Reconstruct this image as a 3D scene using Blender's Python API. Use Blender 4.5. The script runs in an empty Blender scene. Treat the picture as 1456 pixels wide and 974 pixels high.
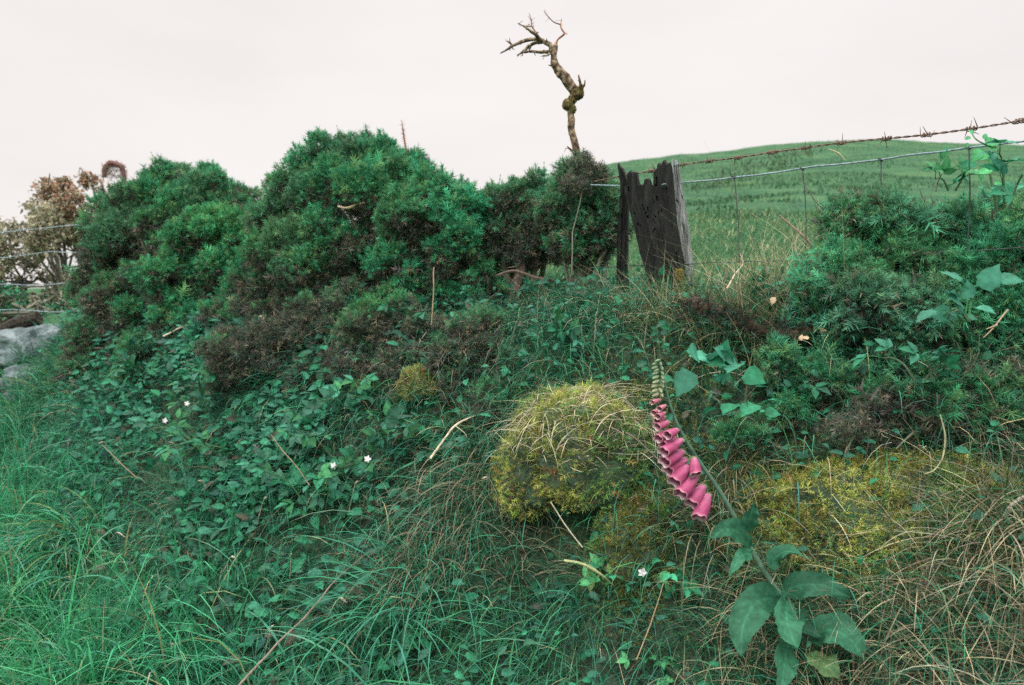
import bpy, math, random
import numpy as np
from mathutils import Vector
RNG = np.random.default_rng(11); random.seed(11)
PI = math.pi
scn = bpy.context.scene
COL = scn.collection
def A(*a): return np.array(a, dtype=float)
def U(a, b, n=None): return RNG.uniform(a, b, n)

# ------------------------------------------------------------------ camera geometry
F = 1132.0; W, HH = 1456, 974; CAMZ = 1.5; PITCH = math.atan((487-410)/F)
cp, sp_ = math.cos(PITCH), math.sin(PITCH)
def pdir(px, py):
    u = (np.asarray(px, float)-728)/F; v = -(np.asarray(py, float)-487)/F
    return np.stack([u, cp+v*sp_, -sp_+v*cp], -1)
def at(px, py, Y):
    d = pdir(px, py); s = np.asarray(Y, float)/d[..., 1]
    p = d*s[..., None]; p[..., 2] += CAMZ
    return p
def proj(P):
    q = P-A(0, 0, CAMZ)
    dep = q[..., 1]*cp-q[..., 2]*sp_; up = q[..., 1]*sp_+q[..., 2]*cp
    dep = np.where(dep < .05, .05, dep)
    return 728+F*q[..., 0]/dep, 487-F*up/dep, dep

# ------------------------------------------------------------------ noise
def _h(i, j, k, s):
    n = (i.astype(np.int64)*374761393+j.astype(np.int64)*668265263+k.astype(np.int64)*2147483647+s*974711) & 0xffffffff
    n = ((n ^ (n >> 13))*1274126177) & 0xffffffff
    return ((n ^ (n >> 16)) & 0xffff)/65535.0
def noise(P, f=1.0, s=0):
    P = np.asarray(P, float)*f; i = np.floor(P).astype(np.int64); t = P-i; t = t*t*(3-2*t)
    r = 0
    for a in (0, 1):
        for b in (0, 1):
            for c in (0, 1):
                w = (t[..., 0] if a else 1-t[..., 0])*(t[..., 1] if b else 1-t[..., 1])*(t[..., 2] if c else 1-t[..., 2])
                r = r+w*_h(i[..., 0]+a, i[..., 1]+b, i[..., 2]+c, s)
    return r*2-1
def fbm(P, f=1.0, s=0, o=3):
    r = 0; a = 1; n = 0
    for k in range(o):
        r = r+a*noise(P, f*2**k, s+k*7); n += a; a *= .5
    return r/n

# ------------------------------------------------------------------ terrain
def sm(x, a, b):
    t = np.clip((x-a)/(b-a), 0, 1); return t*t*(3-2*t)
CX = [-14, -4.2, -2.3, -1, 0.0, 0.43, 1.0, 1.6, 4, 8]; CY = [19, 6.5, 4.6, 3.5, 2.75, 2.45, 2.15, 1.95, 1.3, .6]
def crest(x): return np.interp(x, CX, CY)
def bankv(x, y): return (y-(crest(x-.15)+crest(x+.15)+crest(x))/3)*.8
PV = [-30, -3, -2.0, -1.6, -1.2, -.95, -.75, -.58, -.4, -.25, -.1, .2, .6, 1.2, 2]
PZ = [0, 0, .05, .10, .26, .42, .62, .84, 1.08, 1.25, 1.36, 1.43, 1.38, 1.34, 1.36]
ET = [-9, -.38, -.2, -.025, .108, .24, .329, .461, .643, 1.2, 9]; EE = [0, 0, .04, .118, .157, .169, .181, .187, .178, .14, 0]
def H(x, y):
    x = np.asarray(x, float); y = np.asarray(y, float)
    v = bankv(x, y)
    z = np.interp(v, PV, PZ)*np.interp(x, [-5, -2], [.82, 1])
    P = np.stack([x, y, 0*x], -1)
    z = z+fbm(P, 3.5, 3, 3)*.05*sm(v, -1.7, -.6)*(1-sm(v, .3, 2))+fbm(P, .9, 9, 2)*.03
    yy = np.clip(y, .5, 1e9)
    E = (np.interp(x/yy-.04, ET, EE)+np.interp(x/yy+.04, ET, EE)+np.interp(x/yy, ET, EE))/3
    g = np.interp(np.log(yy), np.log([1, 3.5, 6, 10, 20, 40, 80, 110, 150, 260]), [0, .08, .22, .42, .68, .87, 1, .93, .7, .2])
    yl = np.where(yy > 80, 80+(yy-80)*.35, yy)
    hz = 1.36+yl*E*g*sm(y, 2.5, 4)
    hz = hz+fbm(P, .25, 21, 3)*.22*sm(yy, 5, 20)+fbm(P, .9, 23, 2)*.06*sm(yy, 3, 7)
    r = np.sqrt(x*x+y*y)
    hz = hz*(1-sm(r, 250, 600))
    w = sm(v, .5, 2.2)*sm(y, 1, 3)
    z = z*(1-w)+hz*w
    # boulder swell
    for (bx, by, br, bh) in BUMPS: z = z+bh*np.exp(-(((x-bx)**2+(y-by)**2)/br**2))
    return z
BUMPS = [(.2, 2.22, .26, .13), (.75, 1.9, .34, .12), (.32, 1.98, .16, .06), (.09, 1.95, .12, -.2)]
def ray(px, py, y0=.9, y1=200):
    d = pdir(px, py); d = d/d[1]
    ys = np.concatenate([np.arange(y0, 8, .01), np.geomspace(8, y1, 1500)])
    P = d[None]*ys[:, None]+A(0, 0, CAMZ)
    hit = np.nonzero(P[:, 2] <= H(P[:, 0], P[:, 1]))[0]
    return P[hit[0]] if len(hit) else P[-1]

# ------------------------------------------------------------------ objects
ORG = {}
def tag(o, label=None, cat=None, group=None, kind=None):
    if label: o['label'] = label
    if cat: o['category'] = cat
    if group: o['group'] = group
    if kind: o['kind'] = kind
    return o
def thing(name, label, cat, loc, group=None):
    o = bpy.data.objects.new(name, None); COL.objects.link(o); o.location = Vector([float(c) for c in loc]); o.empty_display_size = .05
    ORG[o.name] = np.array(loc, float)
    return tag(o, label, cat, group)
class MB:
    def __init__(s): s.v = []; s.c = []; s.f = []; s.n = 0
    def add(s, v, f, c=(1, 1, 1), m=0):
        v = np.asarray(v, float).reshape(-1, 3)
        c = np.broadcast_to(np.asarray(c, float), (len(v), 3))
        s.v.append(v); s.c.append(c)
        for q in (f if isinstance(f, list) else [f]):
            q = np.asarray(q, np.int64)
            if q.size: s.f.append((q+s.n, m))
        s.n += len(v); return s
    def inst(s, tv, tf, tc, M, O, C, m=0):
        n = len(O); k = len(tv)
        v = np.einsum('nij,kj->nki', M, tv)+O[:, None]
        c = C[:, None, :]*tc[None, :, None] if tc.ndim == 1 else C[:, None, :]*tc[None]
        f = (tf[None]+(np.arange(n)*k)[:, None, None]).reshape(-1, tf.shape[1])
        return s.add(v.reshape(-1, 3), f, np.clip(c, 0, 1).reshape(-1, 3), m)
    def build(s, name, mats, parent=None, smooth=False, origin=None):
        V = np.concatenate(s.v); Cc = np.concatenate(s.c)
        if parent is not None: org = ORG[parent.name]
        elif origin is not None: org = np.array(origin, float)
        else: org = A(V[:, 0].mean(), V[:, 1].mean(), V[:, 2].min())
        V = V-org
        me = bpy.data.meshes.new(name)
        me.vertices.add(len(V)); me.vertices.foreach_set('co', V.astype(np.float32).ravel())
        li = np.concatenate([q.ravel() for q, m in s.f]); sz = np.concatenate([np.full(len(q), q.shape[1]) for q, m in s.f])
        mi = np.concatenate([np.full(len(q), m) for q, m in s.f])
        me.loops.add(len(li)); me.loops.foreach_set('vertex_index', li.astype(np.int32))
        me.polygons.add(len(sz)); st = np.concatenate([[0], np.cumsum(sz)[:-1]])
        me.polygons.foreach_set('loop_start', st.astype(np.int32))
        me.polygons.foreach_set('material_index', mi.astype(np.int32))
        me.polygons.foreach_set('use_smooth', np.full(len(sz), smooth))
        a = me.color_attributes.new('tint', 'FLOAT_COLOR', 'POINT')
        a.data.foreach_set('color', np.concatenate([Cc, np.ones((len(Cc), 1))], 1).astype(np.float32).ravel())
        for m in (mats if isinstance(mats, (list, tuple)) else [mats]): me.materials.append(m)
        me.update(calc_edges=True)
        o = bpy.data.objects.new(name, me); COL.objects.link(o)
        if parent is not None: o.parent = parent; ORG[o.name] = org
        else: o.location = Vector(org.tolist()); ORG[o.name] = org
        return o

# ------------------------------------------------------------------ materials
def nodes(name):
    m = bpy.data.materials.new(name); m.use_nodes = True; nt = m.node_tree; nt.nodes.clear()
    return m, nt, nt.nodes.new('ShaderNodeOutputMaterial')
def leafmat(name, rough=.55, trans=.3, spec=.35, mottle=.25, scale=60):
    m, nt, out = nodes(name); N = nt.nodes; L = nt.links
    at_ = N.new('ShaderNodeAttribute'); at_.attribute_name = 'tint'
    nz = N.new('ShaderNodeTexNoise'); nz.inputs['Scale'].default_value = scale; nz.inputs['Detail'].default_value = 3
    tc = N.new('ShaderNodeTexCoord'); L.new(tc.outputs['Object'], nz.inputs['Vector'])
    mr = N.new('ShaderNodeMapRange'); L.new(nz.outputs['Fac'], mr.inputs['Value'])
    mr.inputs['From Min'].default_value = .3; mr.inputs['From Max'].default_value = .7
    mr.inputs['To Min'].default_value = 1-mottle; mr.inputs['To Max'].default_value = 1+mottle
    mx = N.new('ShaderNodeVectorMath'); mx.operation = 'SCALE'; L.new(at_.outputs['Color'], mx.inputs[0]); L.new(mr.outputs[0], mx.inputs['Scale'])
    b = N.new('ShaderNodeBsdfPrincipled'); b.inputs['Roughness'].default_value = rough; b.inputs['Specular IOR Level'].default_value = spec
    L.new(mx.outputs[0], b.inputs['Base Color'])
    if trans > 0:
        t = N.new('ShaderNodeBsdfTranslucent'); L.new(mx.outputs[0], t.inputs['Color'])
        k = N.new('ShaderNodeMixShader'); k.inputs[0].default_value = trans
        L.new(b.outputs[0], k.inputs[1]); L.new(t.outputs[0], k.inputs[2]); L.new(k.outputs[0], out.inputs['Surface'])
    else: L.new(b.outputs[0], out.inputs['Surface'])
    return m
def rampmat(name, stops, scale=8, detail=6, rough=.85, bump=.4, bscale=40, stretch=(1, 1, 1), usetint=False, dist=.01, spec=.3):
    m, nt, out = nodes(name); N = nt.nodes; L = nt.links
    tc = N.new('ShaderNodeTexCoord'); mp = N.new('ShaderNodeMapping'); mp.inputs['Scale'].default_value = stretch
    L.new(tc.outputs['Object'], mp.inputs['Vector'])
    nz = N.new('ShaderNodeTexNoise'); nz.inputs['Scale'].default_value = scale; nz.inputs['Detail'].default_value = detail; nz.inputs['Roughness'].default_value = .65
    L.new(mp.outputs[0], nz.inputs['Vector'])
    r = N.new('ShaderNodeValToRGB'); e = r.color_ramp.elements
    while len(e) < len(stops): e.new(.5)
    for k, (p, c) in enumerate(stops): e[k].position = p; e[k].color = (*c, 1)
    L.new(nz.outputs['Fac'], r.inputs[0])
    b = N.new('ShaderNodeBsdfPrincipled'); b.inputs['Roughness'].default_value = rough; b.inputs['Specular IOR Level'].default_value = spec
    src = r.outputs[0]
    if usetint:
        a = N.new('ShaderNodeAttribute'); a.attribute_name = 'tint'
        mx = N.new('ShaderNodeMix'); mx.data_type = 'RGBA'; mx.blend_type = 'MULTIPLY'; mx.inputs[0].default_value = 1
        L.new(src, mx.inputs[6]); L.new(a.outputs['Color'], mx.inputs[7]); src = mx.outputs[2]
    L.new(src, b.inputs['Base Color'])
    n2 = N.new('ShaderNodeTexNoise'); n2.inputs['Scale'].default_value = bscale; n2.inputs['Detail'].default_value = 8; L.new(mp.outputs[0], n2.inputs['Vector'])
    bp = N.new('ShaderNodeBump'); bp.inputs['Strength'].default_value = bump; bp.inputs['Distance'].default_value = dist
    L.new(n2.outputs['Fac'], bp.inputs['Height']); L.new(bp.outputs[0], b.inputs['Normal']); L.new(b.outputs[0], out.inputs['Surface'])
    return m
M_LEAF = leafmat('leaf', .6, .3, .16, .25, 70)
M_GRASS = leafmat('grass_blade', .55, .35, .16, .2, 12)
M_GORSE = leafmat('gorse_spine', .7, .28, .1, .3, 14)
M_STRAW = leafmat('straw', .7, .2, .2, .2, 40)
M_MOSS = leafmat('moss', .9, .25, .1, .35, 18)
M_PETAL = leafmat('petal', .5, .3, .3, .12, 160)
M_BARK = rampmat('lichen_bark', [(.38, (.03, .02, .014)), (.50, (.15, .105, .07)), (.64, (.34, .29, .19))], 70, 6, .9, .9, 120, usetint=True, dist=.004)
M_TWIG = rampmat('twig_bark', [(.3, (.6, .6, .6)), (.7, (1.2, 1.15, 1.1))], 60, 4, .8, .4, 150, usetint=True, dist=.002)
M_POST = rampmat('weathered_post', [(.35, (.007, .008, .008)), (.55, (.015, .017, .015)), (.75, (.036, .039, .033))], 22, 8, .95, 1.0, 60, (3, 3, .35), dist=.008)
M_LITSIDE = rampmat('grey_lit_post_side', [(.3, (.04, .04, .04)), (.48, (.15, .165, .16)), (.66, (.32, .35, .34))], 26, 8, .95, 1.0, 70, (3, 3, .3), dist=.006)  # weathered grey, paler than the post: light on its right side painted in
M_STONE = rampmat('lichen_stone', [(.3, (.04, .06, .06)), (.5, (.09, .12, .125)), (.66, (.22, .27, .28))], 12, 8, .9, .9, 30, dist=.02)
M_EARTH = rampmat('bank_earth', [(.3, (.03, .034, .024)), (.5, (.04, .07, .042)), (.7, (.06, .10, .05))], 6, 8, .95, 1.0, 30, dist=.03)
M_HILL = rampmat('hill_grass', [(.3, (.022, .07, .04)), (.47, (.036, .10, .048)), (.6, (.055, .13, .056)), (.75, (.11, .15, .08))], .55, 12, .95, 1.0, 5, dist=.25, spec=.1)
M_RUST = rampmat('rusty_wire', [(.3, (.04, .028, .022)), (.5, (.12, .075, .055)), (.7, (.25, .18, .15))], 120, 5, .8, .5, 300, dist=.001)
def metal(name, c, rough, met):
    m, nt, out = nodes(name); b = nt.nodes.new('ShaderNodeBsdfPrincipled'); n = nt.nodes.new('ShaderNodeTexNoise'); n.inputs['Scale'].default_value = 90
    tc = nt.nodes.new('ShaderNodeTexCoord'); nt.links.new(tc.outputs['Object'], n.inputs['Vector'])
    r = nt.nodes.new('ShaderNodeValToRGB'); r.color_ramp.elements[0].position = .35; r.color_ramp.elements[0].color = (*[k*.55 for k in c], 1); r.color_ramp.elements[1].position = .65; r.color_ramp.elements[1].color = (*c, 1)
    nt.links.new(n.outputs['Fac'], r.inputs[0]); nt.links.new(r.outputs[0], b.inputs['Base Color'])
    b.inputs['Roughness'].default_value = rough; b.inputs['Metallic'].default_value = met; nt.links.new(b.outputs[0], out.inputs['Surface']); return m
M_GALV = metal('galvanised_wire', (.24, .33, .37), .55, .3)
M_DARKWIRE = metal('dull_wire', (.06, .075, .075), .7, .3)

# palette (base colours)
G_TEAL = A(.034, .205, .108); G_MID = A(.052, .22, .088); G_YEL = A(.13, .23, .08); G_DARK = A(.035, .115, .075)
G_BLUE = A(.045, .20, .13); DEAD = A(.112, .116, .088); DEADP = A(.24, .21, .145); STRAW = A(.46, .42, .27); MOSSY = A(.31, .37, .10); PALE = A(.5, .47, .36)
def mixc(a, b, t): return a*(1-t)+b*t
def vary(c, n, s=.22):
    k = np.exp(RNG.normal(0, s, (n, 1))); h = np.exp(RNG.normal(0, s*.35, (n, 3)))
    return np.clip(np.broadcast_to(c, (n, 3))*k*h, 0, .9)

# ------------------------------------------------------------------ shape generators
def unit(v): return v/np.maximum(np.linalg.norm(v, axis=-1, keepdims=True), 1e-9)
def frames(d, up):       # columns x, y=d, z~up
    d = unit(d); x = unit(np.cross(d, up)); z = np.cross(x, d); return np.stack([x, d, z], -1)
def spline(pts, n):
    pts = np.asarray(pts, float); m = len(pts)
    if m == 2:
        t = np.linspace(0, 1, n)[:, None]; return pts[0]*(1-t)+pts[1]*t
    P = np.vstack([2*pts[0]-pts[1], pts, 2*pts[-1]-pts[-2]]); out = []
    for u in np.linspace(0, m-1-1e-6, n):
        i = int(u); t = u-i; a, b, c, d = P[i:i+4]
        out.append(.5*((2*b)+(c-a)*t+(2*a-5*b+4*c-d)*t*t+(3*b-a-3*c+d)*t**3))
    return np.array(out)
def tube(mb, pts, rad, sides=6, n=None, col=(1, 1, 1), rough=0, fr=40, m=0, wob=0, seed=0):
    pts = np.asarray(pts, float); rad = np.atleast_1d(np.asarray(rad, float))
    if n: 
        r = np.interp(np.linspace(0, 1, n), np.linspace(0, 1, len(rad)), rad); pts = spline(pts, n); rad = r
    elif len(rad) != len(pts): rad = np.interp(np.linspace(0, 1, len(pts)), np.linspace(0, 1, len(rad)), rad)
    if wob: 
        k = np.linspace(0, 1, len(pts))[:, None]
        pts = pts+wob*np.stack([fbm(pts, 14, seed+j) for j in range(3)], -1)*np.sin(k*PI)**.5
    t = unit(np.gradient(pts, axis=0)); a = A(0, 0, 1) if abs(t[0, 2]) < .9 else A(1, 0, 0)
    X = unit(np.cross(t[0], a)); fx = []
    for k in range(len(pts)):
        X = unit(X-t[k]*np.dot(X, t[k])); fx.append(X)
    fx = np.array(fx); fy = np.cross(t, fx)
    th = np.linspace(0, 2*PI, sides, endpoint=False)
    ring = fx[:, None]*np.cos(th)[None, :, None]+fy[:, None]*np.sin(th)[None, :, None]
    R = rad[:, None]*np.ones(sides)
    if rough: R = R*(1+rough*fbm(pts[:, None]+ring*rad[:, None, None], fr, seed+5))
    v = (pts[:, None]+ring*R[..., None]).reshape(-1, 3)
    i = np.arange(len(pts)-1)[:, None]*sides; j = np.arange(sides)[None]; j2 = (j+1) % sides
    f = np.stack([i+j, i+j2, i+sides+j2, i+sides+j], -1).reshape(-1, 4)
    n0 = len(v); v = np.vstack([v, pts[0], pts[-1]]); e = (len(pts)-1)*sides
    cap = np.concatenate([np.stack([np.full(sides, n0), j2[0], j[0]], -1), np.stack([np.full(sides, n0+1), e+j[0], e+j2[0]], -1)])
    if np.ndim(col) == 2 and len(col) == len(pts): col = np.vstack([np.repeat(col, sides, 0), col[:1], col[-1:]])
    return mb.add(v, [f, cap], col, m)

def blades(mb, B, h, az, a0, k, w, C, seg=5, twist=.5, tipc=None, m=0):
    n = len(B); t = np.linspace(0, 1, seg+1)
    d = np.stack([np.cos(az), np.sin(az), 0*az], -1); side = np.stack([-np.sin(az), np.cos(az), 0*az], -1)
    tw = RNG.normal(0, twist, n)
    P = [B.copy()]; 
    for i in range(seg):
        th = a0+k*(t[i]+.5/seg)
        P.append(P[-1]+(h/seg)[:, None]*(np.sin(th)[:, None]*d+np.cos(th)[:, None]*A(0, 0, 1)))
    P = np.stack(P, 1)                                   # n,seg+1,3
    wprof = np.array([.7, 1, .95, .8, .5, .12]) if seg == 5 else np.interp(t, [0, .2, .6, 1], [.7, 1, .8, .12])
    sd = side*np.cos(tw)[:, None]+np.cross(side, d)*np.sin(tw)[:, None]
    off = sd[:, None]*(w[:, None]*wprof[None])[..., None]*.5
    V = np.stack([P-off, P+off], 2)                      # n,seg+1,2,3
    i = np.arange(seg)*2; q = np.stack([i, i+1, i+3, i+2], -1)
    f = (q[None]+(np.arange(n)*(seg+1)*2)[:, None, None]).reshape(-1, 4)
    c = np.repeat(C[:, None], seg+1, 1)
    if tipc is not None:
        c = c*(1-(t**3)[None, :, None]*.8)+np.asarray(tipc)[None, None]*(t**3)[None, :, None]*.8 if np.ndim(tipc) == 1 else c*(1-(t**3)[None, :, None])+tipc[:, None]*(t**3)[None, :, None]
    c = np.repeat(c[:, :, None], 2, 2)
    mb.add(V.reshape(-1, 3), f, np.clip(c, 0, .95).reshape(-1, 3), m)

def sprig_template(ns=18, seed=1, spread=1.0):
    r = np.random.default_rng(seed); v = []; f = []; c = []
    for k in range(ns):
        u = k/(ns-1); z = .02+.62*u; a = k*2.39996+r.uniform(-.5, .5); el = (.05+1.0*u)*r.uniform(.6, 1.3); L = (.46-.10*u)*spread*r.uniform(.6, 1.35)
        o = A(0, z, 0); d = A(math.cos(a)*math.cos(el), math.sin(el), math.sin(a)*math.cos(el)); s = unit(np.cross(d, A(.3, .2, .9)))*.036
        b = len(v); v += [o-s, o+s, o+d*L]; f.append((b, b+1, b+2)); g = .8+.35*u; c += [g*.9, g*.9, g*1.2]
    b = len(v); v += [A(-.03, -.25, 0), A(.03, -.25, 0), A(0, .7, 0), A(0, -.25, -.03), A(0, -.25, .03)]; f += [(b, b+1, b+2), (b+3, b+4, b+2)]; c += [.7, .7, .9, .7, .7]
    return np.array(v), np.array(f), np.array(c)
SPRIGS = [sprig_template(n, s, q) for n, s, q in ((26, 1, 1), (20, 2, 1.2), (28, 3, .8), (18, 4, 1.05))]
DEADSP = [sprig_template(12, s, 1.15) for s in (5, 6)]
def sprigs(mb, O, D, S, C, T=SPRIGS, m=0):
    g = RNG.integers(0, len(T), len(O)); up = RNG.normal(size=(len(O), 3))
    M = frames(D, up)*S[:, None, None]
    for k in range(len(T)):
        q = g == k
        if q.any(): mb.inst(*T[k], M[q], O[q], C[q], m)

def leaf_template(n=6, wid=.62, serr=.07, fold=.16, curl=.25, seed=0):
    t = np.linspace(0, 1, n+1); wp = wid*.5*np.sin(PI*np.clip(t, 0, 1)**.8)**.85*(1-.15*t); r = np.random.default_rng(seed)
    v = []; c = []
    for i, u in enumerate(t):
        z = -curl*u*u; w = wp[i]*(1+serr*(1 if i % 2 else -1)) if 0 < i < n else 0.001
        back = -.05 if i % 2 else .03
        v += [A(-w, u+back, z+fold*w*1.6-.02*math.sin(u*19)), A(0, u, z), A(w, u+back, z+fold*w*1.6+.02*math.sin(u*17))]; c += [1.0, 1.22, .94]
    f = []
    for i in range(n):
        b = i*3; f += [(b, b+1, b+4, b+3), (b+1, b+2, b+5, b+4)]
    return np.array(v), np.array(f), np.array(c)
LEAF = leaf_template(8, .62); LEAFR = leaf_template(8, .85, .06, .1, .3); LEAFN = leaf_template(6, .42, .08)
def leaves(mb, O, D, Nn, S, C, T=LEAF, m=0):
    mb.inst(T[0], T[1], T[2], frames(D, Nn)*S[:, None, None], O, C, m)

def ellipsoid(mb, c, r, seg=40, amp=.15, f=4, seed=0, col=(1, 1, 1), pw=1.0, m=0):
    th = np.linspace(0, 2*PI, seg, endpoint=False); ph = np.linspace(0.02, PI-.02, seg//2)
    d = np.stack([np.sin(ph)[:, None]*np.cos(th), np.sin(ph)[:, None]*np.sin(th), np.cos(ph)[:, None]*np.ones(seg)], -1)
    q = np.sign(d)*np.abs(d)**pw
    v = q*A(*r)*(1+amp*fbm(d+seed*3.1, f, seed, 4))[..., None]+A(*c)
    n = seg//2; i = np.arange(n-1)[:, None]*seg; j = np.arange(seg)[None]; j2 = (j+1) % seg
    fa = np.stack([i+j, i+seg+j, i+seg+j2, i+j2], -1).reshape(-1, 4)
    mb.add(v.reshape(-1, 3), fa, col, m); return v.reshape(-1, 3)

# ================================================================== GROUND + HILL (one continuous surface)
def annulus(name, mat, radii, label):
    fr = np.radians(np.arange(38, 142.01, .35)); bk = np.radians(np.arange(146, 394.1, 6)[:-1])
    th = np.concatenate([fr, bk]); n = len(th)
    X = radii[:, None]*np.cos(th); Y = radii[:, None]*np.sin(th); Z = H(X, Y)
    v = np.stack([X, Y, Z], -1).reshape(-1, 3)
    i = np.arange(len(radii)-1)[:, None]*n; j = np.arange(n)[None]; j2 = (j+1) % n
    f = np.stack([i+j, i+n+j, i+n+j2, i+j2], -1).reshape(-1, 4)
    mb = MB().add(v, f)
    if radii[0] < .5:
        mb.add(np.vstack([v[:n], A(0, 0, H(0, 0))]), np.stack([np.full(n, n), np.arange(n), (np.arange(n)+1) % n], -1))
    return tag(mb.build(name, mat, smooth=True, origin=(0, 0, 0)), kind='structure', label=label)
R1 = np.geomspace(.3, 4.6, 240); R2 = np.geomspace(4.6, 4000, 330)
annulus('ground', M_EARTH, R1, 'dark earth bank and verge under the plants')
annulus('hill', M_HILL, R2, 'green grassy hill rising behind the fence')

# ================================================================== GORSE
def gorse(label, lobes, Y, dens=1.0, dead=.25, size=.034, tip=.25, top=G_TEAL, seed=0, name='gorse_bush', deadlow=True, shoots=30, stems=5, group='gorse bushes on the bank', base=None, inner=True, cat='bush', sky=0):
    """lobes: (px, py, rpx[, dY[, squash]])"""
    L = []
    for l in lobes:
        px, py, rp = l[:3]; dy = l[3] if len(l) > 3 else 0; yy = Y+dy
        if py > 430: yy = min(yy, ray(px, py)[1]-.3*rp/F*yy)
        L.append((at(px, py, yy), rp/F*yy, l[4] if len(l) > 4 else 1.0))
    cen = np.mean([c for c, r, q in L], 0)
    if base is None: base = A(cen[0], cen[1], float(H(cen[0], cen[1])))
    t = thing(name, label, cat, base, group)
    fo = MB(); dd = MB()
    O = []; D = []; LR = []; K = []
    L = [(np.asarray(c), r, q) for c, r, q in L]
    for i, (c, r, q) in enumerate(L):
        nk = 19; g = np.arange(nk)+.5; ph = np.arccos(1-2*g/nk); ga = PI*(1+5**.5)*g+seed+i
        kd = np.stack([np.cos(ga)*np.sin(ph), np.sin(ga)*np.sin(ph), np.cos(ph)], -1)+RNG.normal(size=(nk, 3))*.16
        for kk in range(nk):
            kr = r*U(.2, .42); kc = c+unit(kd[kk])*r*U(.66, .98)*A(1, 1, q)
            if kd[kk, 1] > .75: continue
            K.append((kc, kr, i))
        K.append((c, r*.7, i))
    KC = np.array([k[0] for k in K]); KR = np.array([k[1] for k in K])
    for i, (c, r, pi_) in enumerate(K):
        n = int(4*PI*r*r/(size*.62)**2*dens*4.0)
        d = unit(RNG.normal(size=(n, 3))); rr = RNG.uniform(.45, 1.06, n)**.7*r*(1+.25*noise(d, 2.2, seed+i))
        p = c+d*rr[:, None]; keep = np.ones(n, bool)
        near = np.nonzero(np.linalg.norm(KC-c, axis=1) < KR+r)[0]
        for j in near:
            if j != i: keep &= np.linalg.norm(p-KC[j], axis=1) > KR[j]*.72
        for j, (c2, r2, q2) in enumerate(L): keep &= np.linalg.norm((p-c2)/A(1, 1, q2), axis=1) > r2*.55
        keep &= p[:, 2] > H(p[:, 0], p[:, 1])-.02
        pc = L[pi_][0]; out_ = (p-pc)/L[pi_][1]
        keep &= (out_[:, 1] < .5) | (RNG.random(n) < .3)
        O.append(p[keep]); D.append(unit(d*.8+out_*.7)[keep]); LR.append((rr[keep]/r)*.55+.45*np.clip(np.linalg.norm(out_[keep], axis=1)/.98, 0, 1.15))
    O = np.vstack(O); D = np.vstack(D); LR = np.concatenate(LR); n = len(O)
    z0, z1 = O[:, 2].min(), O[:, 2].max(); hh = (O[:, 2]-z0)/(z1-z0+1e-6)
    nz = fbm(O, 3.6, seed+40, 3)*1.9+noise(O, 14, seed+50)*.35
    pd = dead*1.1+nz*.55+(np.clip(.18-D[:, 2]*.75, -.5, .7) if deadlow else 0)+(.93-LR)*1.8-.16+((.45-hh)*.75 if deadlow else 0)  # dead inside and low down; dark sprigs also paint shade under the clumps
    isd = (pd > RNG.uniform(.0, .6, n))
    dirv = unit(D*A(1, 1, .9)+A(0, 0, .25)+RNG.normal(size=(n, 3))*.62)
    S = size*.64*np.exp(RNG.normal(0, .36, n))
    tone = np.clip(.5+.6*noise(O, 7, seed+60), 0, 1)[:, None]
    gy = np.clip(.25+.9*noise(O, 4.5, seed+77), 0, .7)[:, None]; c = 1.2*mixc(mixc(np.broadcast_to(top, (n, 3)), G_MID, tone), G_YEL, (RNG.random((n, 1)) < tip)*.65)*np.exp(RNG.normal(0, .22, (n, 1))); c = mixc(c, A(.10, .16, .105), gy*.7)
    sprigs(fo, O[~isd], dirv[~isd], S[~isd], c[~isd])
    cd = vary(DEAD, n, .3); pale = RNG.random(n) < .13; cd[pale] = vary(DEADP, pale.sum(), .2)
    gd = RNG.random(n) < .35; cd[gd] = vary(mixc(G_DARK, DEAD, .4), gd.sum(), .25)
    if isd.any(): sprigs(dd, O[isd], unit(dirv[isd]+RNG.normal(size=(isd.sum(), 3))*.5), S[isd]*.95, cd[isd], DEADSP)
    # protruding leading shoots made of stacked sprigs
    for k in range(shoots):
        w = np.clip(D[:, 2], 0, None)**2+.02; i = RNG.choice(n, p=w/w.sum())
        if LR[i] < .8: continue
        q = unit(D[i]*.6+A(0, 0, .8)+RNG.normal(size=3)*.25); m = RNG.integers(2, 5); s = size*.58
        Pp = O[i]+q*s*.7*np.arange(m)[:, None]
        cc = vary(mixc(G_YEL, DEAD, U(.0, .9)) if RNG.random() < .45 else G_MID, m, .15)
        sprigs(fo, Pp, np.repeat(q[None], m, 0)+RNG.normal(size=(m, 3))*.15, np.linspace(1, .65, m)*s*.85, cc)
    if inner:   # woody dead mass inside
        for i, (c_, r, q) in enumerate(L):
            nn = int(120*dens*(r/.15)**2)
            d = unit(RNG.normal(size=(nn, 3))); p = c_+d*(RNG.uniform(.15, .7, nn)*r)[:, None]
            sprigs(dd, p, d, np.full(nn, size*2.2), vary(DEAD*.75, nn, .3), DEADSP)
    if fo.v: fo.build('foliage', M_GORSE, t)
    if dd.v: dd.build('dead_shoots', M_GORSE, t)
    for k in range(stems):
        i = k % len(L); c_, r, q = L[i]; b = base+A(U(-.12, .12), U(-.05, .1), -.05); b[0] = .5*b[0]+.5*c_[0]; b[2] = H(b[0], b[1])-.05
        sb = MB(); mid = (b+c_)/2+RNG.normal(size=3)*.04
        tube(sb, [b, mid, c_, c_+unit(c_-b)*r*.6+RNG.normal(size=3)*.05], np.array([.016, .012, .008, .002])*min(1, (r/.12)**1.3), 6, 14, DEAD*1.3, .25, 50, wob=.03, seed=k)
        sb.build('stem', M_TWIG, t)
    return t

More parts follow.
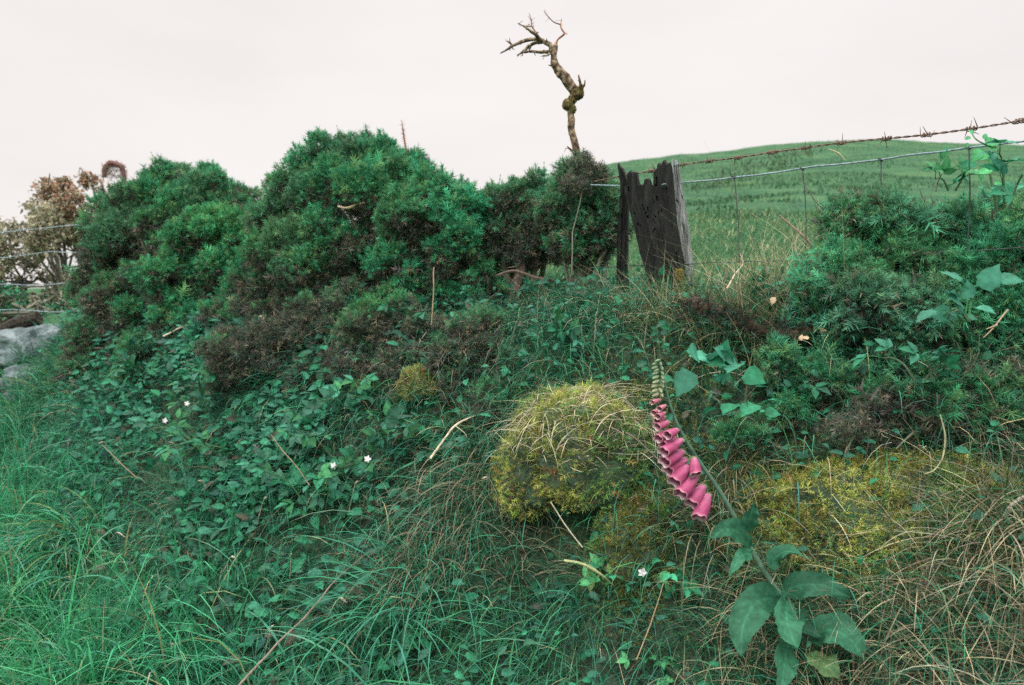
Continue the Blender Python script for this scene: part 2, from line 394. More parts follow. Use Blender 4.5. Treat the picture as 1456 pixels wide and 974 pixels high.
gorse('tall dark gorse bush on the left with a rounded green crown and dead brown middle', [(240, 287, 56), (185, 318, 50), (300, 292, 46), (165, 365, 44), (245, 352, 78, -.1), (345, 300, 34), (160, 420, 46)], 4.2, dead=.34, size=.042, seed=1, shoots=60)
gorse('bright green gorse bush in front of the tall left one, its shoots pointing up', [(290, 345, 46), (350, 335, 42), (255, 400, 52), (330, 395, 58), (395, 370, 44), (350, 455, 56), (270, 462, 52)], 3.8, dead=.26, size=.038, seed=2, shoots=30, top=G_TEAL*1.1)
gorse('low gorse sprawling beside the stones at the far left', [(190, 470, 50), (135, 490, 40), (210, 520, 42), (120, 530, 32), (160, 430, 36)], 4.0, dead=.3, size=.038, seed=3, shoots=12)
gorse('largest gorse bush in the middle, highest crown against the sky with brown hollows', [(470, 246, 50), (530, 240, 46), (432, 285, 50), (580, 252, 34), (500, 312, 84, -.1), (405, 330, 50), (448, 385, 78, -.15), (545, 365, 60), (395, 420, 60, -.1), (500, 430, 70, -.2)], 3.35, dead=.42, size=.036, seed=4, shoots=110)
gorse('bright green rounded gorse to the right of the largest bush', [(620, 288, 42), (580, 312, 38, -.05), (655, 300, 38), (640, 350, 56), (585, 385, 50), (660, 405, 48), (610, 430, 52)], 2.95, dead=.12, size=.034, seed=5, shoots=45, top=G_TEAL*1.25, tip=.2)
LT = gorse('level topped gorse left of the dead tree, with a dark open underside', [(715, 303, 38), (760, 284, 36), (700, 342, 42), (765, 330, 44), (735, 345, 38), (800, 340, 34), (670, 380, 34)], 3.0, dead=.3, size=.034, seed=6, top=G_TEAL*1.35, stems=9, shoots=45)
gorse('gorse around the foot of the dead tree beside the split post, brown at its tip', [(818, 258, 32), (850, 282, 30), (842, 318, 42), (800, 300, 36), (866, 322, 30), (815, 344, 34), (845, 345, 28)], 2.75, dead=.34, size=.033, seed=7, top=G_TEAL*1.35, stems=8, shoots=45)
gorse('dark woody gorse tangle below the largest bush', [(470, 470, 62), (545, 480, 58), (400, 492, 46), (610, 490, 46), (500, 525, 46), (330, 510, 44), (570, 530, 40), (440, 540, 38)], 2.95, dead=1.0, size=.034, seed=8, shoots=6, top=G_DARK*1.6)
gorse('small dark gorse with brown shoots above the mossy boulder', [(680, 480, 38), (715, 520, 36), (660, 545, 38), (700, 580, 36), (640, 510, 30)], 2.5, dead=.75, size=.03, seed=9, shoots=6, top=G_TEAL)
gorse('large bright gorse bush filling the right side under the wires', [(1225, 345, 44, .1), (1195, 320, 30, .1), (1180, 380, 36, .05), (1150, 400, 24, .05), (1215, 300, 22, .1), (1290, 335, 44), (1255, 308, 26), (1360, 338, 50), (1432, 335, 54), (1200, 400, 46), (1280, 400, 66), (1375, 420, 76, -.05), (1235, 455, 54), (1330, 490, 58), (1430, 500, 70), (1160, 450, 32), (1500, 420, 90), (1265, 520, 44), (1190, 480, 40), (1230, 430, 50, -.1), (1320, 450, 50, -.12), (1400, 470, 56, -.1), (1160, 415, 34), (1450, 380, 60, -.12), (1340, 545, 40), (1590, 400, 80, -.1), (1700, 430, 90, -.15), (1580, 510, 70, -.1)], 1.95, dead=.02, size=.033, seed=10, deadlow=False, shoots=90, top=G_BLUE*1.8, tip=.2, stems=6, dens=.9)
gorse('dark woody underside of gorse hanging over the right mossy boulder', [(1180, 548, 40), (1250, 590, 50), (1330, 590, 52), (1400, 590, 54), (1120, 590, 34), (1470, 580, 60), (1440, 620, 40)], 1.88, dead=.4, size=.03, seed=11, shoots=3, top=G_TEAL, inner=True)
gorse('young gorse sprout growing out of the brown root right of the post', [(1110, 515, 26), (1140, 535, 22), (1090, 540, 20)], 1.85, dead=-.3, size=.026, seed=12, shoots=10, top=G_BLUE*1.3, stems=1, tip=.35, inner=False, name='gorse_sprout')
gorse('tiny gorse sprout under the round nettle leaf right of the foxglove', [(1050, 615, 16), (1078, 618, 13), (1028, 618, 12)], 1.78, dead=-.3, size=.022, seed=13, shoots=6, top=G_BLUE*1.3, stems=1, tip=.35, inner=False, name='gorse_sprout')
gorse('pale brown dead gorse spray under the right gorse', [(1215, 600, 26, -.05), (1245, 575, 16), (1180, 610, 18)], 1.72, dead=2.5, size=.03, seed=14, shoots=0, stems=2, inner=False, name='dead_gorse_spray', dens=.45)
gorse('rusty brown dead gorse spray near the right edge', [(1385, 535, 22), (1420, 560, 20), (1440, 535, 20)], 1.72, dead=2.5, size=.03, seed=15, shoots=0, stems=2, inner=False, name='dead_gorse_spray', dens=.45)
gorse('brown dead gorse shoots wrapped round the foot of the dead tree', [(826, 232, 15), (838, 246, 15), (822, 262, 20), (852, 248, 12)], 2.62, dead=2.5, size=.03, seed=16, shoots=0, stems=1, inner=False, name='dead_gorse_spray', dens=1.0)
# rusty upright dead shoot standing on the largest bush
t = thing('dead_shoot', 'single upright rusty dead shoot on top of the largest gorse bush', 'twig', at(578, 222, 3.3)); mb = MB()
P = spline([at(582, 235, 3.3), at(576, 205, 3.3), at(572, 179, 3.3)], 9); tube(mb, P, [.005, .002], 5, col=A(.3, .12, .07))
sprigs(mb, P, np.gradient(P, axis=0), np.full(9, .032), vary(A(.30, .12, .08), 9, .1), DEADSP); mb.build('spiny_stem', M_GORSE, t)

# ================================================================== far left hedge shrub, stones, wires
def shrub(label, pts, Y, base, cols, size, n, name='hedge_shrub', seed=0):
    b = ray(*base) if len(base) == 2 else at(*base); t = thing(name, label, 'shrub', b); mb = MB(); st = MB()
    for i, (px, py, rp) in enumerate(pts):
        c = at(px, py, Y+U(-.4, .4)); r = rp/F*Y; k = int(n*(rp/30)**2)
        d = unit(RNG.normal(size=(k, 3))); p = c+d*(r*RNG.uniform(.2, 1, k)**.5*(1+.3*noise(d, 4, i)))[:, None]
        q = noise(p, 4, seed)+.3*noise(p, 12, seed) > -.15; p = p[q]; d = d[q]; k = len(p)
        ci = RNG.integers(0, len(cols[0 if py < 300 else 1]), k); C = np.array(cols[0 if py < 300 else 1])[ci]*np.exp(RNG.normal(0, .2, (k, 1)))
        leaves(mb, p, unit(RNG.normal(size=(k, 3))), unit(RNG.normal(size=(k, 3))+A(0, 0, 1)), size*np.exp(RNG.normal(0, .25, k)), C, LEAF)
        tube(st, [b+RNG.normal(size=3)*.1, (b+c)/2+RNG.normal(size=3)*.15, c, c+RNG.normal(size=3)*r*.5], [.016, .011, .007, .003], 5, 16, DEAD*1.2, wob=.06, seed=i)
        for _ in range(14):
            e = c+unit(RNG.normal(size=3))*r*U(.6, 1.15); tube(st, [c+RNG.normal(size=3)*r*.3, (c+e)/2+RNG.normal(size=3)*.04, e], [.008, .005, .002], 4, 7, DEAD*1.6, wob=.02)
    mb.build('foliage', M_LEAF, t); st.build('branches', M_TWIG, t)
    return t
br = [A(.26, .15, .10), A(.30, .2, .13), A(.22, .19, .12)]; ol = [A(.24, .24, .15), A(.30, .27, .19), A(.17, .2, .12), A(.28, .24, .17)]
shrub('brown tipped half bare shrub behind the left gorse, sky showing through', [(70, 275, 24), (92, 262, 12), (55, 300, 22), (105, 290, 22), (80, 320, 34), (40, 335, 30), (120, 330, 30), (125, 258, 14), (145, 272, 13), (110, 355, 28), (60, 350, 26), (150, 350, 24)], 6.4, (100, 430, 6.4), (br, ol), .03, 950, seed=3)
shrub('low olive scrub behind the wires at the left edge', [(10, 345, 34), (-20, 370, 46), (30, 400, 34), (80, 410, 30), (130, 405, 34), (-40, 420, 50), (150, 380, 26), (40, 372, 20)], 6.6, (40, 440, 6.6), (ol, ol), .03, 900, seed=4)
shrub('dark green leafy bush above the black rail at the left edge', [(10, 425, 26), (-30, 430, 34), (55, 432, 18), (90, 430, 16)], 5.9, (20, 450, 5.9), ([G_TEAL], [G_TEAL, G_DARK, G_MID]), .032, 420, seed=5)
mb = MB(); 
P = [at(148, 252, 5.2), at(149, 241, 5.2), at(154, 234, 5.2), at(162, 232.5, 5.2), at(170, 235, 5.2), at(175, 243, 5.2), at(178, 262, 5.2)]
tube(mb, P, [.012, .016, .02, .018, .014, .01], 6, 30, A(.20, .11, .10), .2); q = spline(P, 120)
sprigs(mb, q+RNG.normal(size=(120, 3))*.008, unit(RNG.normal(size=(120, 3))), np.full(120, .03), vary(A(.2, .12, .10), 120, .3), DEADSP)
k = 110; q = spline([at(152, 252, 5.2), at(162, 240, 5.2), at(172, 252, 5.2)], k)+RNG.normal(size=(k, 3))*A(.03, .03, .018)
sprigs(mb, q, unit(RNG.normal(size=(k, 3))+A(0, 0, .5)), np.full(k, .03), vary(A(.2, .15, .11), k, .3), DEADSP)
tag(mb.build('arched_cane', M_GORSE), 'brown arched dead cane making a hoop above the far left shrub', 'cane')

def stone(label, px, py, Y, r, seed, name='field_stone', mat=None, pw=.75):
    mb = MB(); c = at(px, py, Y); v = ellipsoid(mb, c, r, 110, .5, 1.8, seed, pw=pw)
    return tag(mb.build(name, mat or M_STONE, smooth=True), label, 'stone')
stone('large grey lichened stone at the left edge under the dark rail', 18, 506, 4.75, (.30, .22, .15), 3)
stone('smaller angular grey stone leaning against the large one', 74, 498, 4.6, (.13, .14, .15), 5)
stone('half buried grey stone at the bottom of the left stone pile', 45, 545, 4.45, (.15, .12, .09), 8)
mb = MB(); tube(mb, [at(-60, 492, 4.8), at(0, 474, 4.8), at(30, 460, 4.8), at(56, 452, 4.8)], [.055, .05, .048, .04], 10, 30, A(.12, .14, .15), .2, 12, wob=.01)
tag(mb.build('fallen_rail', M_BARK), 'dark fallen wooden rail lying across the grey stones', 'rail')
t = thing('wire_fence', 'grey wire netting fence crossing the scrub at the far left', 'fence', ray(60, 455))
for pts in ([(-80, 336), (0, 331), (60, 325), (110, 320), (190, 318)], [(-80, 370), (0, 367), (40, 362), (75, 358), (105, 359), (190, 362)], [(-80, 404), (0, 404), (60, 405), (110, 402), (190, 400)], [(-80, 442), (0, 441), (50, 442), (100, 443), (190, 440)]):
    mb = MB(); tube(mb, [at(x, y, 5.1) for x, y in pts], [.0026], 5, 40, (1, 1, 1), wob=.008); mb.build('strand', M_GALV, t)
for x in (30, 62, 88, 104, 118, 134):
    mb = MB(); tube(mb, [at(x+8, 360, 5.1), at(x+4, 404, 5.1), at(x-4, 442, 5.1), at(x-6, 470, 5.1)], [.003], 4, 20); mb.build('stay', M_DARKWIRE, t)
mb = MB(); tube(mb, [at(-90, 300, 5.12), at(-90, 520, 5.12)], [.05, .055], 10, 30, (1, 1, 1), .15, 8); mb.build('post', M_POST, t)

# ================================================================== DEAD TREE
def z3(x, y): return (650+x/4.06, y/4.06)
def dt(pts, Y=2.75, wob=.0): return [at(*z3(x, y), Y+(p[0] if p else 0)) for (x, y, *p) in pts]
tb = A(at(838, 400, 2.88)[0], 2.88, 0); tb[2] = H(tb[0], tb[1])-.03
t = thing('dead_tree', 'twisted leafless dead tree with mossy knots rising against the sky', 'tree', tb)
k = 2.75/F
mb = MB(); tube(mb, [tb, at(832, 330, 2.88), at(824, 250, 2.84)]+dt([(686, 890), (672, 800), (660, 690), (655, 640), (655, 590), (680, 545), (655, 495), (622, 460), (590, 415), (565, 375), (562, 330), (566, 262)]),
     [.018, .016, .014, 5.2*k, 5*k, 4.4*k, 4.7*k, 6*k, 7.2*k, 7.5*k, 7.2*k, 7*k, 6*k, 4.4*k, 4.2*k], 18, 220, (.9, .88, .85), .38, 42, wob=.012, seed=4)
trunk = mb.build('trunk', M_BARK, t, smooth=True)
def branch(pts, rad, spurs=0, col=(.9, .95, .9), wob=.004):
    mb = MB(); n = 10*len(pts); P = spline(dt(pts), n); R = np.interp(np.linspace(0, 1, n), np.linspace(0, 1, len(rad)), rad)*k
    tube(mb, P, R, 8, None, col, .35, 90, wob=wob, seed=len(pts))
    for _ in range(spurs):
        i = RNG.integers(2, n-1); d = unit(RNG.normal(size=3)*A(1, .6, 1)); L = U(.006, .022)
        tube(mb, [P[i], P[i]+d*L*.6, P[i]+unit(d+RNG.normal(size=3)*.4)*L], [R[i]*.5, R[i]*.35, .0006], 5, 6, col, .2)
    return mb.build('branch', M_BARK, t, smooth=True)
branch([(552, 300), (540, 265), (505, 245), (470, 228), (430, 230), (380, 238), (325, 263, -.02), (285, 290, -.03), (248, 308, -.03)], [4.5, 4, 3.4, 2.8, 2.6, 2.5, 2, 1.3, .7], 14)
branch([(325, 265, -.02), (308, 250, -.02), (289, 237, -.03)], [2, 1.4, 1], 3)
branch([(490, 240), (450, 248, .02), (415, 265, .03), (385, 298, .04), (345, 320, .05)], [3, 2.6, 2.3, 2, .9], 12)
branch([(540, 302), (505, 296, -.02), (470, 298, -.03), (430, 296, -.02), (385, 302, 0)], [3.2, 2.4, 2, 1.9, 1.3], 8)
branch([(486, 236), (455, 200, -.02), (430, 182, -.04), (395, 160, -.05), (350, 134, -.06)], [2.8, 2.2, 2, 1.2, .6], 9)
branch([(478, 225), (452, 180, .03), (433, 152, .05), (428, 120, .06), (415, 75, .07)], [1.8, 1.2, 1, .7, .35], 6, (.8, .55, .45))
branch([(434, 153, .05), (400, 150, .03), (352, 138, .02)], [.9, .7, .4], 4, (.8, .55, .45))
branch([(570, 265), (582, 228, .01), (618, 196, .03), (604, 168, .04), (598, 145, .04), (604, 105, .05)], [1.6, 1.4, 1.3, 1, .9, .3], 5, (1.2, .75, .6), .001)
branch([(598, 142, .04), (560, 128, .02), (530, 100, 0), (500, 62, 0)], [.9, .7, .6, .3], 4, (1.2, .75, .6), .001)
branch([(540, 305), (522, 320, -.03), (490, 325, -.05)], [2, 1.3, .6], 4)
branch([(690, 520), (715, 505, -.02), (712, 470, -.03), (702, 432, -.03)], [3.5, 2.8, 1.8, 1.2], 3, (.8, .7, .55))
branch([(722, 512, -.02), (735, 490, -.03), (738, 462, -.03)], [2, 1.4, .6], 2, (.8, .7, .55))
branch([(568, 385), (545, 378, -.03), (526, 374, -.04)], [2, 1.2, .4], 2, (.8, .7, .55))
branch([(676, 880), (652, 862, -.02), (636, 845, -.04)], [2.4, 1.6, .6], 1, (.8, .7, .55))
mb = MB()
for (x, y, r, s) in ((692, 538, 9.2, 1), (640, 606, 7.6, 2), (662, 632, 6, 3), (665, 575, 6, 5)):
    ellipsoid(mb, dt([(x, y)])[0], (r*k, r*k, r*k*1.1), 36, .3, 4, s, col=(.55, .5, .3))
    n = 420; d = unit(RNG.normal(size=(n, 3))); sprigs(mb, dt([(x, y)])[0]+d*r*k*.98, unit(d+RNG.normal(size=(n, 3))*.5), np.full(n, .005), vary(mixc(MOSSY, DEAD, .45), n, .35), DEADSP, 1)
mb.build('mossy_knot', [M_BARK, M_MOSS], t, smooth=True)

# ================================================================== POST(S)
def slab(name, mat, parent, top, left, right, Y, ext, cols=56, rows=70, ridge=.0045, seed=0, zo=(860, 220), sc=3.744):
    """top: zoom-px profile (x,y); left/right: edge polylines (x,y) top to bottom; ext: px shift and depth of the far face"""
    Tx = [p[0] for p in top]; Ty = [p[1] for p in top]
    yb = left[-1][1]; s = np.linspace(0, 1, cols); r = np.linspace(0, 1, rows)
    xt0, xt1 = Tx[0], Tx[-1]
    G = np.zeros((rows, cols, 2))
    for j, sj in enumerate(s):
        x = xt0+(xt1-xt0)*sj; y0 = np.interp(x, Tx, Ty); ys = y0+(yb-y0)*r
        xl = np.interp(ys, [p[1] for p in left], [p[0] for p in left]); xr = np.interp(ys, [p[1] for p in right], [p[0] for p in right])
        G[:, j, 0] = xl+(xr-xl)*sj; G[:, j, 1] = ys
    px = zo[0]+G[..., 0]/sc; py = zo[1]+G[..., 1]/sc
    Fp = at(px, py, np.full(px.shape, Y)); Bp = at(px+ext[0], py-1, np.full(px.shape, Y+ext[1]))
    q = np.stack([s[None]*cols*.30+.5*fbm(np.stack([s[None]*4+0*r[:, None], r[:, None]*5+0*s[None], 0*px], -1), 1, seed), r[:, None]*5+0*s[None], 0*px+seed], -1)
    dz = ridge*(fbm(q, 1, seed, 3)+.6*noise(q*A(2.3, 1, 1), 1, seed+3)); crack = (np.abs(noise(q*A(.8, .35, 1), 1, seed+9)) < .014)
    Fp[..., 1] += dz+crack*.012
    Fp[..., 0] += ridge*.25*noise(q, 2, seed+5)
    V = np.concatenate([Fp.reshape(-1, 3), Bp.reshape(-1, 3)]); n = rows*cols
    i = np.arange(rows-1)[:, None]*cols; j = np.arange(cols-1)[None]
    f1 = np.stack([i+j, i+cols+j, i+cols+j+1, i+j+1], -1).reshape(-1, 4); f2 = f1[:, ::-1]+n
    bt = np.arange(cols-1); ft = np.stack([bt, bt+1, bt+1+n, bt+n], -1)
    bi = np.arange(rows-1)*cols; fl = np.stack([bi, bi+n, bi+cols+n, bi+cols], -1); br_ = bi+cols-1; fr_ = np.stack([br_, br_+cols, br_+cols+n, br_+n], -1)
    mb = MB().add(V, [f1, f2, ft, fl, fr_]); return mb.build(name, mat, parent)
pb = at(930, 435, 2.36); pb[2] = H(pb[0], pb[1])
t = thing('fence_post', 'broad dark split fence post with jagged rotten top, leaning right', 'post', pb)
slab('post_body', M_POST, t, [(100, 172), (117, 165), (119, 104), (132, 84), (140, 100), (150, 92), (168, 97), (174, 160), (204, 163), (207, 136), (222, 126), (236, 140), (240, 168), (252, 188), (258, 150), (262, 90), (282, 72), (288, 40), (298, 62), (318, 28), (332, 56), (348, 42), (362, 60)],
     [(100, 0), (100, 172), (138, 330), (175, 470), (205, 600), (238, 760), (262, 900)], [(352, 0), (360, 90), (385, 370), (420, 560), (442, 760), (455, 900)], 2.34, (3, .09), seed=2)
slab('lit_side_face', M_LITSIDE, t, [(350, 66), (357, 22), (366, 60), (374, 30), (384, 44), (392, 80)], [(350, 0), (352, 90), (386, 370), (421, 560), (443, 760), (456, 900)], [(390, 0), (393, 90), (438, 370), (462, 560), (476, 760), (484, 900)], 2.352, (2, .07), 20, 70, .004, seed=5)  # right face of the post as its own slab, its light put into paler grey
mb = MB(); c = at(966, 400, 2.31); n = 500; d = unit(RNG.normal(size=(n, 3))); sprigs(mb, c+d*A(.011, .008, .032)*(1+.4*noise(d, 3, 2))[:, None], unit(d+RNG.normal(size=(n, 3))), U(.005, .012, n), vary(A(.27, .21, .05), n, .35), DEADSP)
mb.build('lichen_tuft', M_MOSS, t)
mb = MB()
for x, y in ((944, 262.5), (962, 234)):
    mb = MB(); tube(mb, [at(x-2.5, y+3, 2.34), at(x-2.5, y, 2.325), at(x+2.5, y-1, 2.325), at(x+2.5, y+3, 2.34)], [.0018], 5, 12); mb.build('staple', M_GALV, t)
pb = at(888, 395, 2.5); pb[2] = H(pb[0], pb[1])
t = thing('fence_post', 'narrow dark post with a long splinter, just left of the broad split post', 'post', pb)
slab('post_body', M_POST, t, [(58, 110), (60, 60), (63, 44), (72, 66), (84, 72), (98, 100), (108, 130), (118, 160)], [(58, 0), (84, 172), (66, 430), (62, 600), (60, 740)], [(118, 0), (122, 172), (120, 430), (118, 600), (122, 740)], 2.46, (2, .05), 24, 60, .005, seed=8)

# ================================================================== WIRES
def Yw(px): return max(2.40-(px-940)*.00135, 1.33)
def wpts(a, dy=0): return [at(x, y+dy, Yw(x)) for x, y in a]
BW = [(845, 258), (875, 252), (926, 243), (967, 234.5), (1008, 229), (1049, 224), (1098, 216.5), (1146, 210), (1197, 203), (1260, 197), (1317, 191.5), (1381, 183), (1456, 171), (1560, 155), (1700, 132), (1900, 100), (2150, 60)]
t = thing('barbed_wire', 'rusty twisted barbed wire running from the split post to the right edge', 'wire', at(1200, 203, Yw(1200)))
P = spline(wpts(BW), 900); tn = unit(np.gradient(P, axis=0)); s = np.concatenate([[0], np.cumsum(np.linalg.norm(np.diff(P, axis=0), axis=1))])
sx = unit(np.cross(tn, A(0, 0, 1))); sy = np.cross(tn, sx)
for ph in (0, PI):
    a = s/.045*2*PI+ph+.5*noise(np.stack([s*8, 0*s, 0*s], -1)); mb = MB()
    tube(mb, P+.0015*(np.cos(a)[:, None]*sx+np.sin(a)[:, None]*sy), [.00135], 6); mb.build('strand', M_RUST, t, smooth=True)
def barb(c, i):
    mb = MB(); T, X, Y2 = tn[i], sx[i], sy[i]
    for o, ph in ((-.006, U(0, 6)), (.006, U(0, 6))):
        n = 22; u = np.linspace(0, 1, n); an = ph+u*2*PI*1.7; rad = .0048
        q = c+T*(o+(u-.5)[:, None]*.011)+rad*(np.cos(an)[:, None]*X+np.sin(an)[:, None]*Y2)
        e0 = unit(-np.sin(an[0])*-X+np.cos(an[0])*-Y2+T*U(-.5, .1)); e1 = unit(-np.sin(an[-1])*X+np.cos(an[-1])*Y2+T*U(-.1, .5))
        L0, L1 = U(.016, .026), U(.016, .026)
        q = np.vstack([q[0]+e0*L0, q, q[-1]+e1*L1]); tube(mb, q, np.concatenate([[.0004], np.full(n, .0014), [.0004]]), 5)
    return mb.build('barb', M_RUST, t)
for x in (885, 926, 968, 1008, 1049, 1098, 1146, 1197, 1260, 1317, 1381, 1450, 1530, 1610):
    pj = proj(P)[0]; i = int(np.argmin(abs(pj-x))); barb(P[i], i)
TW = [(840, 263), (895, 264), (935, 262), (985, 258.5), (1000, 257), (1044, 252), (1092, 247), (1141, 239.5), (1171, 235), (1212, 232), (1253, 227), (1296, 220), (1328, 217), (1378, 210), (1456, 201), (1560, 190), (1700, 172), (1900, 145), (2150, 110)]
t = thing('wire_netting', 'pale blue grey sheep netting strung below the barbed wire', 'fence', at(1200, 330, Yw(1200)))
mb = MB(); tube(mb, wpts(TW), [.0024], 6, 260, wob=.003); mb.build('top_wire', M_GALV, t, smooth=True)
for pts in ([(840, 381), (900, 378), (960, 376), (1030, 373), (1100, 371), (1180, 368), (1300, 362), (1456, 352), (1700, 330)],):
    mb = MB(); tube(mb, wpts(pts), [.0015], 5, 120, wob=.004); mb.build('line_wire', M_DARKWIRE, t)
for x0, y0, x1, y1 in ((1044, 250, 1051, 372), (1141, 238, 1145, 371), (1253, 225, 1247, 364), (1378, 208, 1375, 356), (1530, 192, 1525, 350)):
    mb = MB(); Pp = spline([at(x0, y0, Yw(x0)), at((x0+x1)/2+2, (y0+y1)/2, Yw(x0)), at(x1, y1, Yw(x1))], 30); tube(mb, Pp, [.0016], 5, wob=.003)
    n = 24; u = np.linspace(0, 1, n); c = at(x0, y0+2, Yw(x0)); q = c+np.stack([(u-.5)*.012, .0034*np.cos(u*14), .0034*np.sin(u*14)], -1); tube(mb, q, [.0013], 5)
    mb.build('stay', M_DARKWIRE, t)

# ================================================================== MOSS BOULDERS
def field_pts(n, x0, x1, y0, y1):
    x = U(x0, x1, n); y = U(y0, y1, n); return np.stack([x, y, H(x, y)], -1)
def boulder(label, px, py, Y, r, seed, n, mc=MOSSY, name='mossy_boulder', extra=()):
    c = at(px, py, Y); t = thing(name, label, 'boulder', c-A(0, 0, r[2])); mb = MB(); v = ellipsoid(mb, c, r, 110, .36, 1.7, seed, pw=.85)
    vs2 = [v]; cs = [np.repeat(c[None], len(v), 0)]; rs = [np.repeat(A(*r)[None], len(v), 0)]
    for (ex, ey, eY, er) in extra:
        ec = at(ex, ey, eY); q = ellipsoid(mb, ec, er, 70, .36, 1.9, seed+int(ex), pw=.85); vs2.append(q); cs.append(np.repeat(ec[None], len(q), 0)); rs.append(np.repeat(A(*er)[None], len(q), 0))
    v = np.vstack(vs2); cs = np.vstack(cs); rs = np.vstack(rs)
    mb.build('rock', M_EARTH, t, smooth=True)
    i = RNG.integers(0, len(v), n*2); d = unit((v[i]-cs[i])/rs[i]**2)
    keep = (d[:, 1] < .5) & (d[:, 2]+.5*fbm(v[i], 9, seed) > -.62); i = i[keep][:n]; d = d[keep][:n]; n = len(i)
    p = v[i]+RNG.normal(size=(n, 3))*A(r[0], r[1], r[2])*.035; p = p+d*(.022*np.clip(fbm(p, 16, seed+21), -.3, 1)+.012*noise(p, 45, seed+22))[:, None]
    cc = vary(mc, n, .25); g = fbm(p, 14, seed+3)[:, None]; cc = cc*(1+.5*g); gr = (noise(p, 9, seed+8) > .35); cc[gr] = cc[gr]*A(.55, .85, .9)
    br_ = RNG.random(n) < .12; cc[br_] = vary(A(.3, .2, .08), br_.sum(), .25)
    mo = MB(); sprigs(mo, p, unit(d+A(0, 0, .25)+RNG.normal(size=(n, 3))*.55), U(.005, .02, n)*np.exp(RNG.normal(0, .25, n)), np.clip(cc, .01, .6), DEADSP); mo.build('moss_cover', M_MOSS, t)
    return t, v, c
B1, v1, c1 = boulder('yellow green mossy boulder topped with dry straw, left of the foxglove', 845, 645, 2.03, (.155, .19, .145), 3, 26000, extra=[(762, 665, 2.07, (.09, .12, .11)), (905, 655, 2.02, (.11, .14, .11)), (800, 600, 2.14, (.11, .14, .08)), (880, 595, 2.14, (.13, .15, .09)), (955, 690, 2.0, (.10, .12, .08))])
B2, v2, c2 = boulder('wide mossy boulder under the right gorse', 1250, 755, 1.76, (.31, .2, .17), 6, 52000, MOSSY*A(1.2, 1.15, 1.05), extra=[(1120, 740, 1.84, (.14, .14, .13)), (1370, 760, 1.70, (.14, .14, .14)), (1260, 820, 1.7, (.2, .14, .1))])
B3, v3, c3 = boulder('small dark mossy stone under the foxglove flowers', 908, 772, 1.88, (.10, .12, .12), 9, 12000, MOSSY*.6, extra=[(985, 745, 1.87, (.10, .1, .09)), (1050, 730, 1.86, (.10, .1, .09))])
B4, v4, c4 = boulder('pale moss cushion on the dark bank, left of the brown gorse', 598, 548, 2.52, (.055, .06, .05), 12, 2500, A(.2, .24, .08), 'moss_cushion')
B5, v5, c5 = boulder('green moss cushion on the shaded bank', 545, 565, 2.62, (.10, .07, .06), 14, 3500, A(.10, .17, .06), 'moss_cushion')
mo = MB(); n0 = 170000; B = field_pts(n0, -.45, 1.25, 1.45, 2.5); px, py, _ = proj(B)
def blob(x, y, rx, ry): return np.exp(-(((px-x)/rx)**2+((py-y)/ry)**2)*1.4)
q = np.maximum.reduce([blob(840, 610, 150, 90), blob(1240, 740, 230, 110), blob(1000, 700, 110, 90), blob(900, 800, 80, 80), blob(660, 560, 130, 40)*.8])
B = B[RNG.random(n0) < q*np.clip(.9+fbm(B, 8, 61)*1.5, 0, 1)]; n = len(B)
sprigs(mo, B, unit(A(0, -.5, .8)+RNG.normal(size=(n, 3))*.5), U(.008, .018, n), np.clip(vary(MOSSY*A(1.0, 1.05, 1), n, .3)*(1+.5*fbm(B, 14, 62)[:, None]), .01, .6), DEADSP)
tag(mo.build('bank_moss', M_MOSS), 'yellow green moss patches around the boulders', 'moss', kind='stuff')
# straw lying over boulders : stuff
mb = MB()
SB0 = mixc(STRAW, DEADP, .5)
def straw_on(v, c, n, L, top=.2, col=STRAW):
    i = np.nonzero((v[:, 2] > c[2]+top*(v[:, 2].max()-c[2])) & (v[:, 1] < c[1]+.06))[0]; i = RNG.choice(i, n)
    B = v[i]+RNG.normal(size=(n, 3))*.008; az = np.where(RNG.random(n) < .65, U(-PI*.85, -PI*.15, n), U(0, 2*PI, n))
    blades(mb, B, U(L*.4, L, n), az, U(.9, 1.75, n), U(-.6, 1.0, n), U(.0009, .0019, n), vary(col, n, .25), 6)
i = np.nonzero((v1[:, 2] > c1[2]+.05) & (v1[:, 1] < c1[1]+.08))[0]; i = RNG.choice(i, 330); B = v1[i]+A(0, 0, .012)
blades(mb, B, U(.06, .17, 330), -PI/2+RNG.normal(.0, 1.1, 330)-.25, U(1.0, 1.6, 330), U(.3, 1.5, 330), U(.0009, .0018, 330), vary(mixc(STRAW, PALE, .4), 330, .25), 6)
straw_on(v1, c1, 1500, .085, .0); straw_on(v1, c1, 420, .12, .1, PALE); straw_on(v2, c2, 380, .14, .0); straw_on(v2, c2, 60, .18, .2, PALE); straw_on(v3, c3, 80, .1)
def sprout(v, c, n, h, cols):
    i = np.nonzero((v[:, 1] < c[1]+.12) & (v[:, 2] > c[2]-.08))[0]; i = RNG.choice(i, n); C = vary(A(1, 1, 1), n, .2)*np.array(cols)[RNG.integers(0, len(cols), n)]
    blades(mb, v[i], U(h*.4, h, n), U(0, 6.28, n), U(0, 1.3, n), U(.2, 1.8, n), U(.0009, .002, n), C, 5)
sprout(v1, c1, 900, .07, [G_MID, G_YEL, STRAW, MOSSY*.8]); sprout(v2, c2, 600, .07, [G_MID, G_YEL, STRAW, G_TEAL]); sprout(v3, c3, 600, .07, [G_MID, STRAW, G_TEAL])
B = field_pts(26000, -.3, 1.3, 1.45, 2.5); px, py, _ = proj(B); q = np.maximum.reduce([blob(840, 610, 150, 90), blob(1240, 740, 240, 110), blob(1030, 720, 90, 90), blob(700, 620, 60, 60)]); B = B[RNG.random(len(B)) < q*.8]; n = len(B)
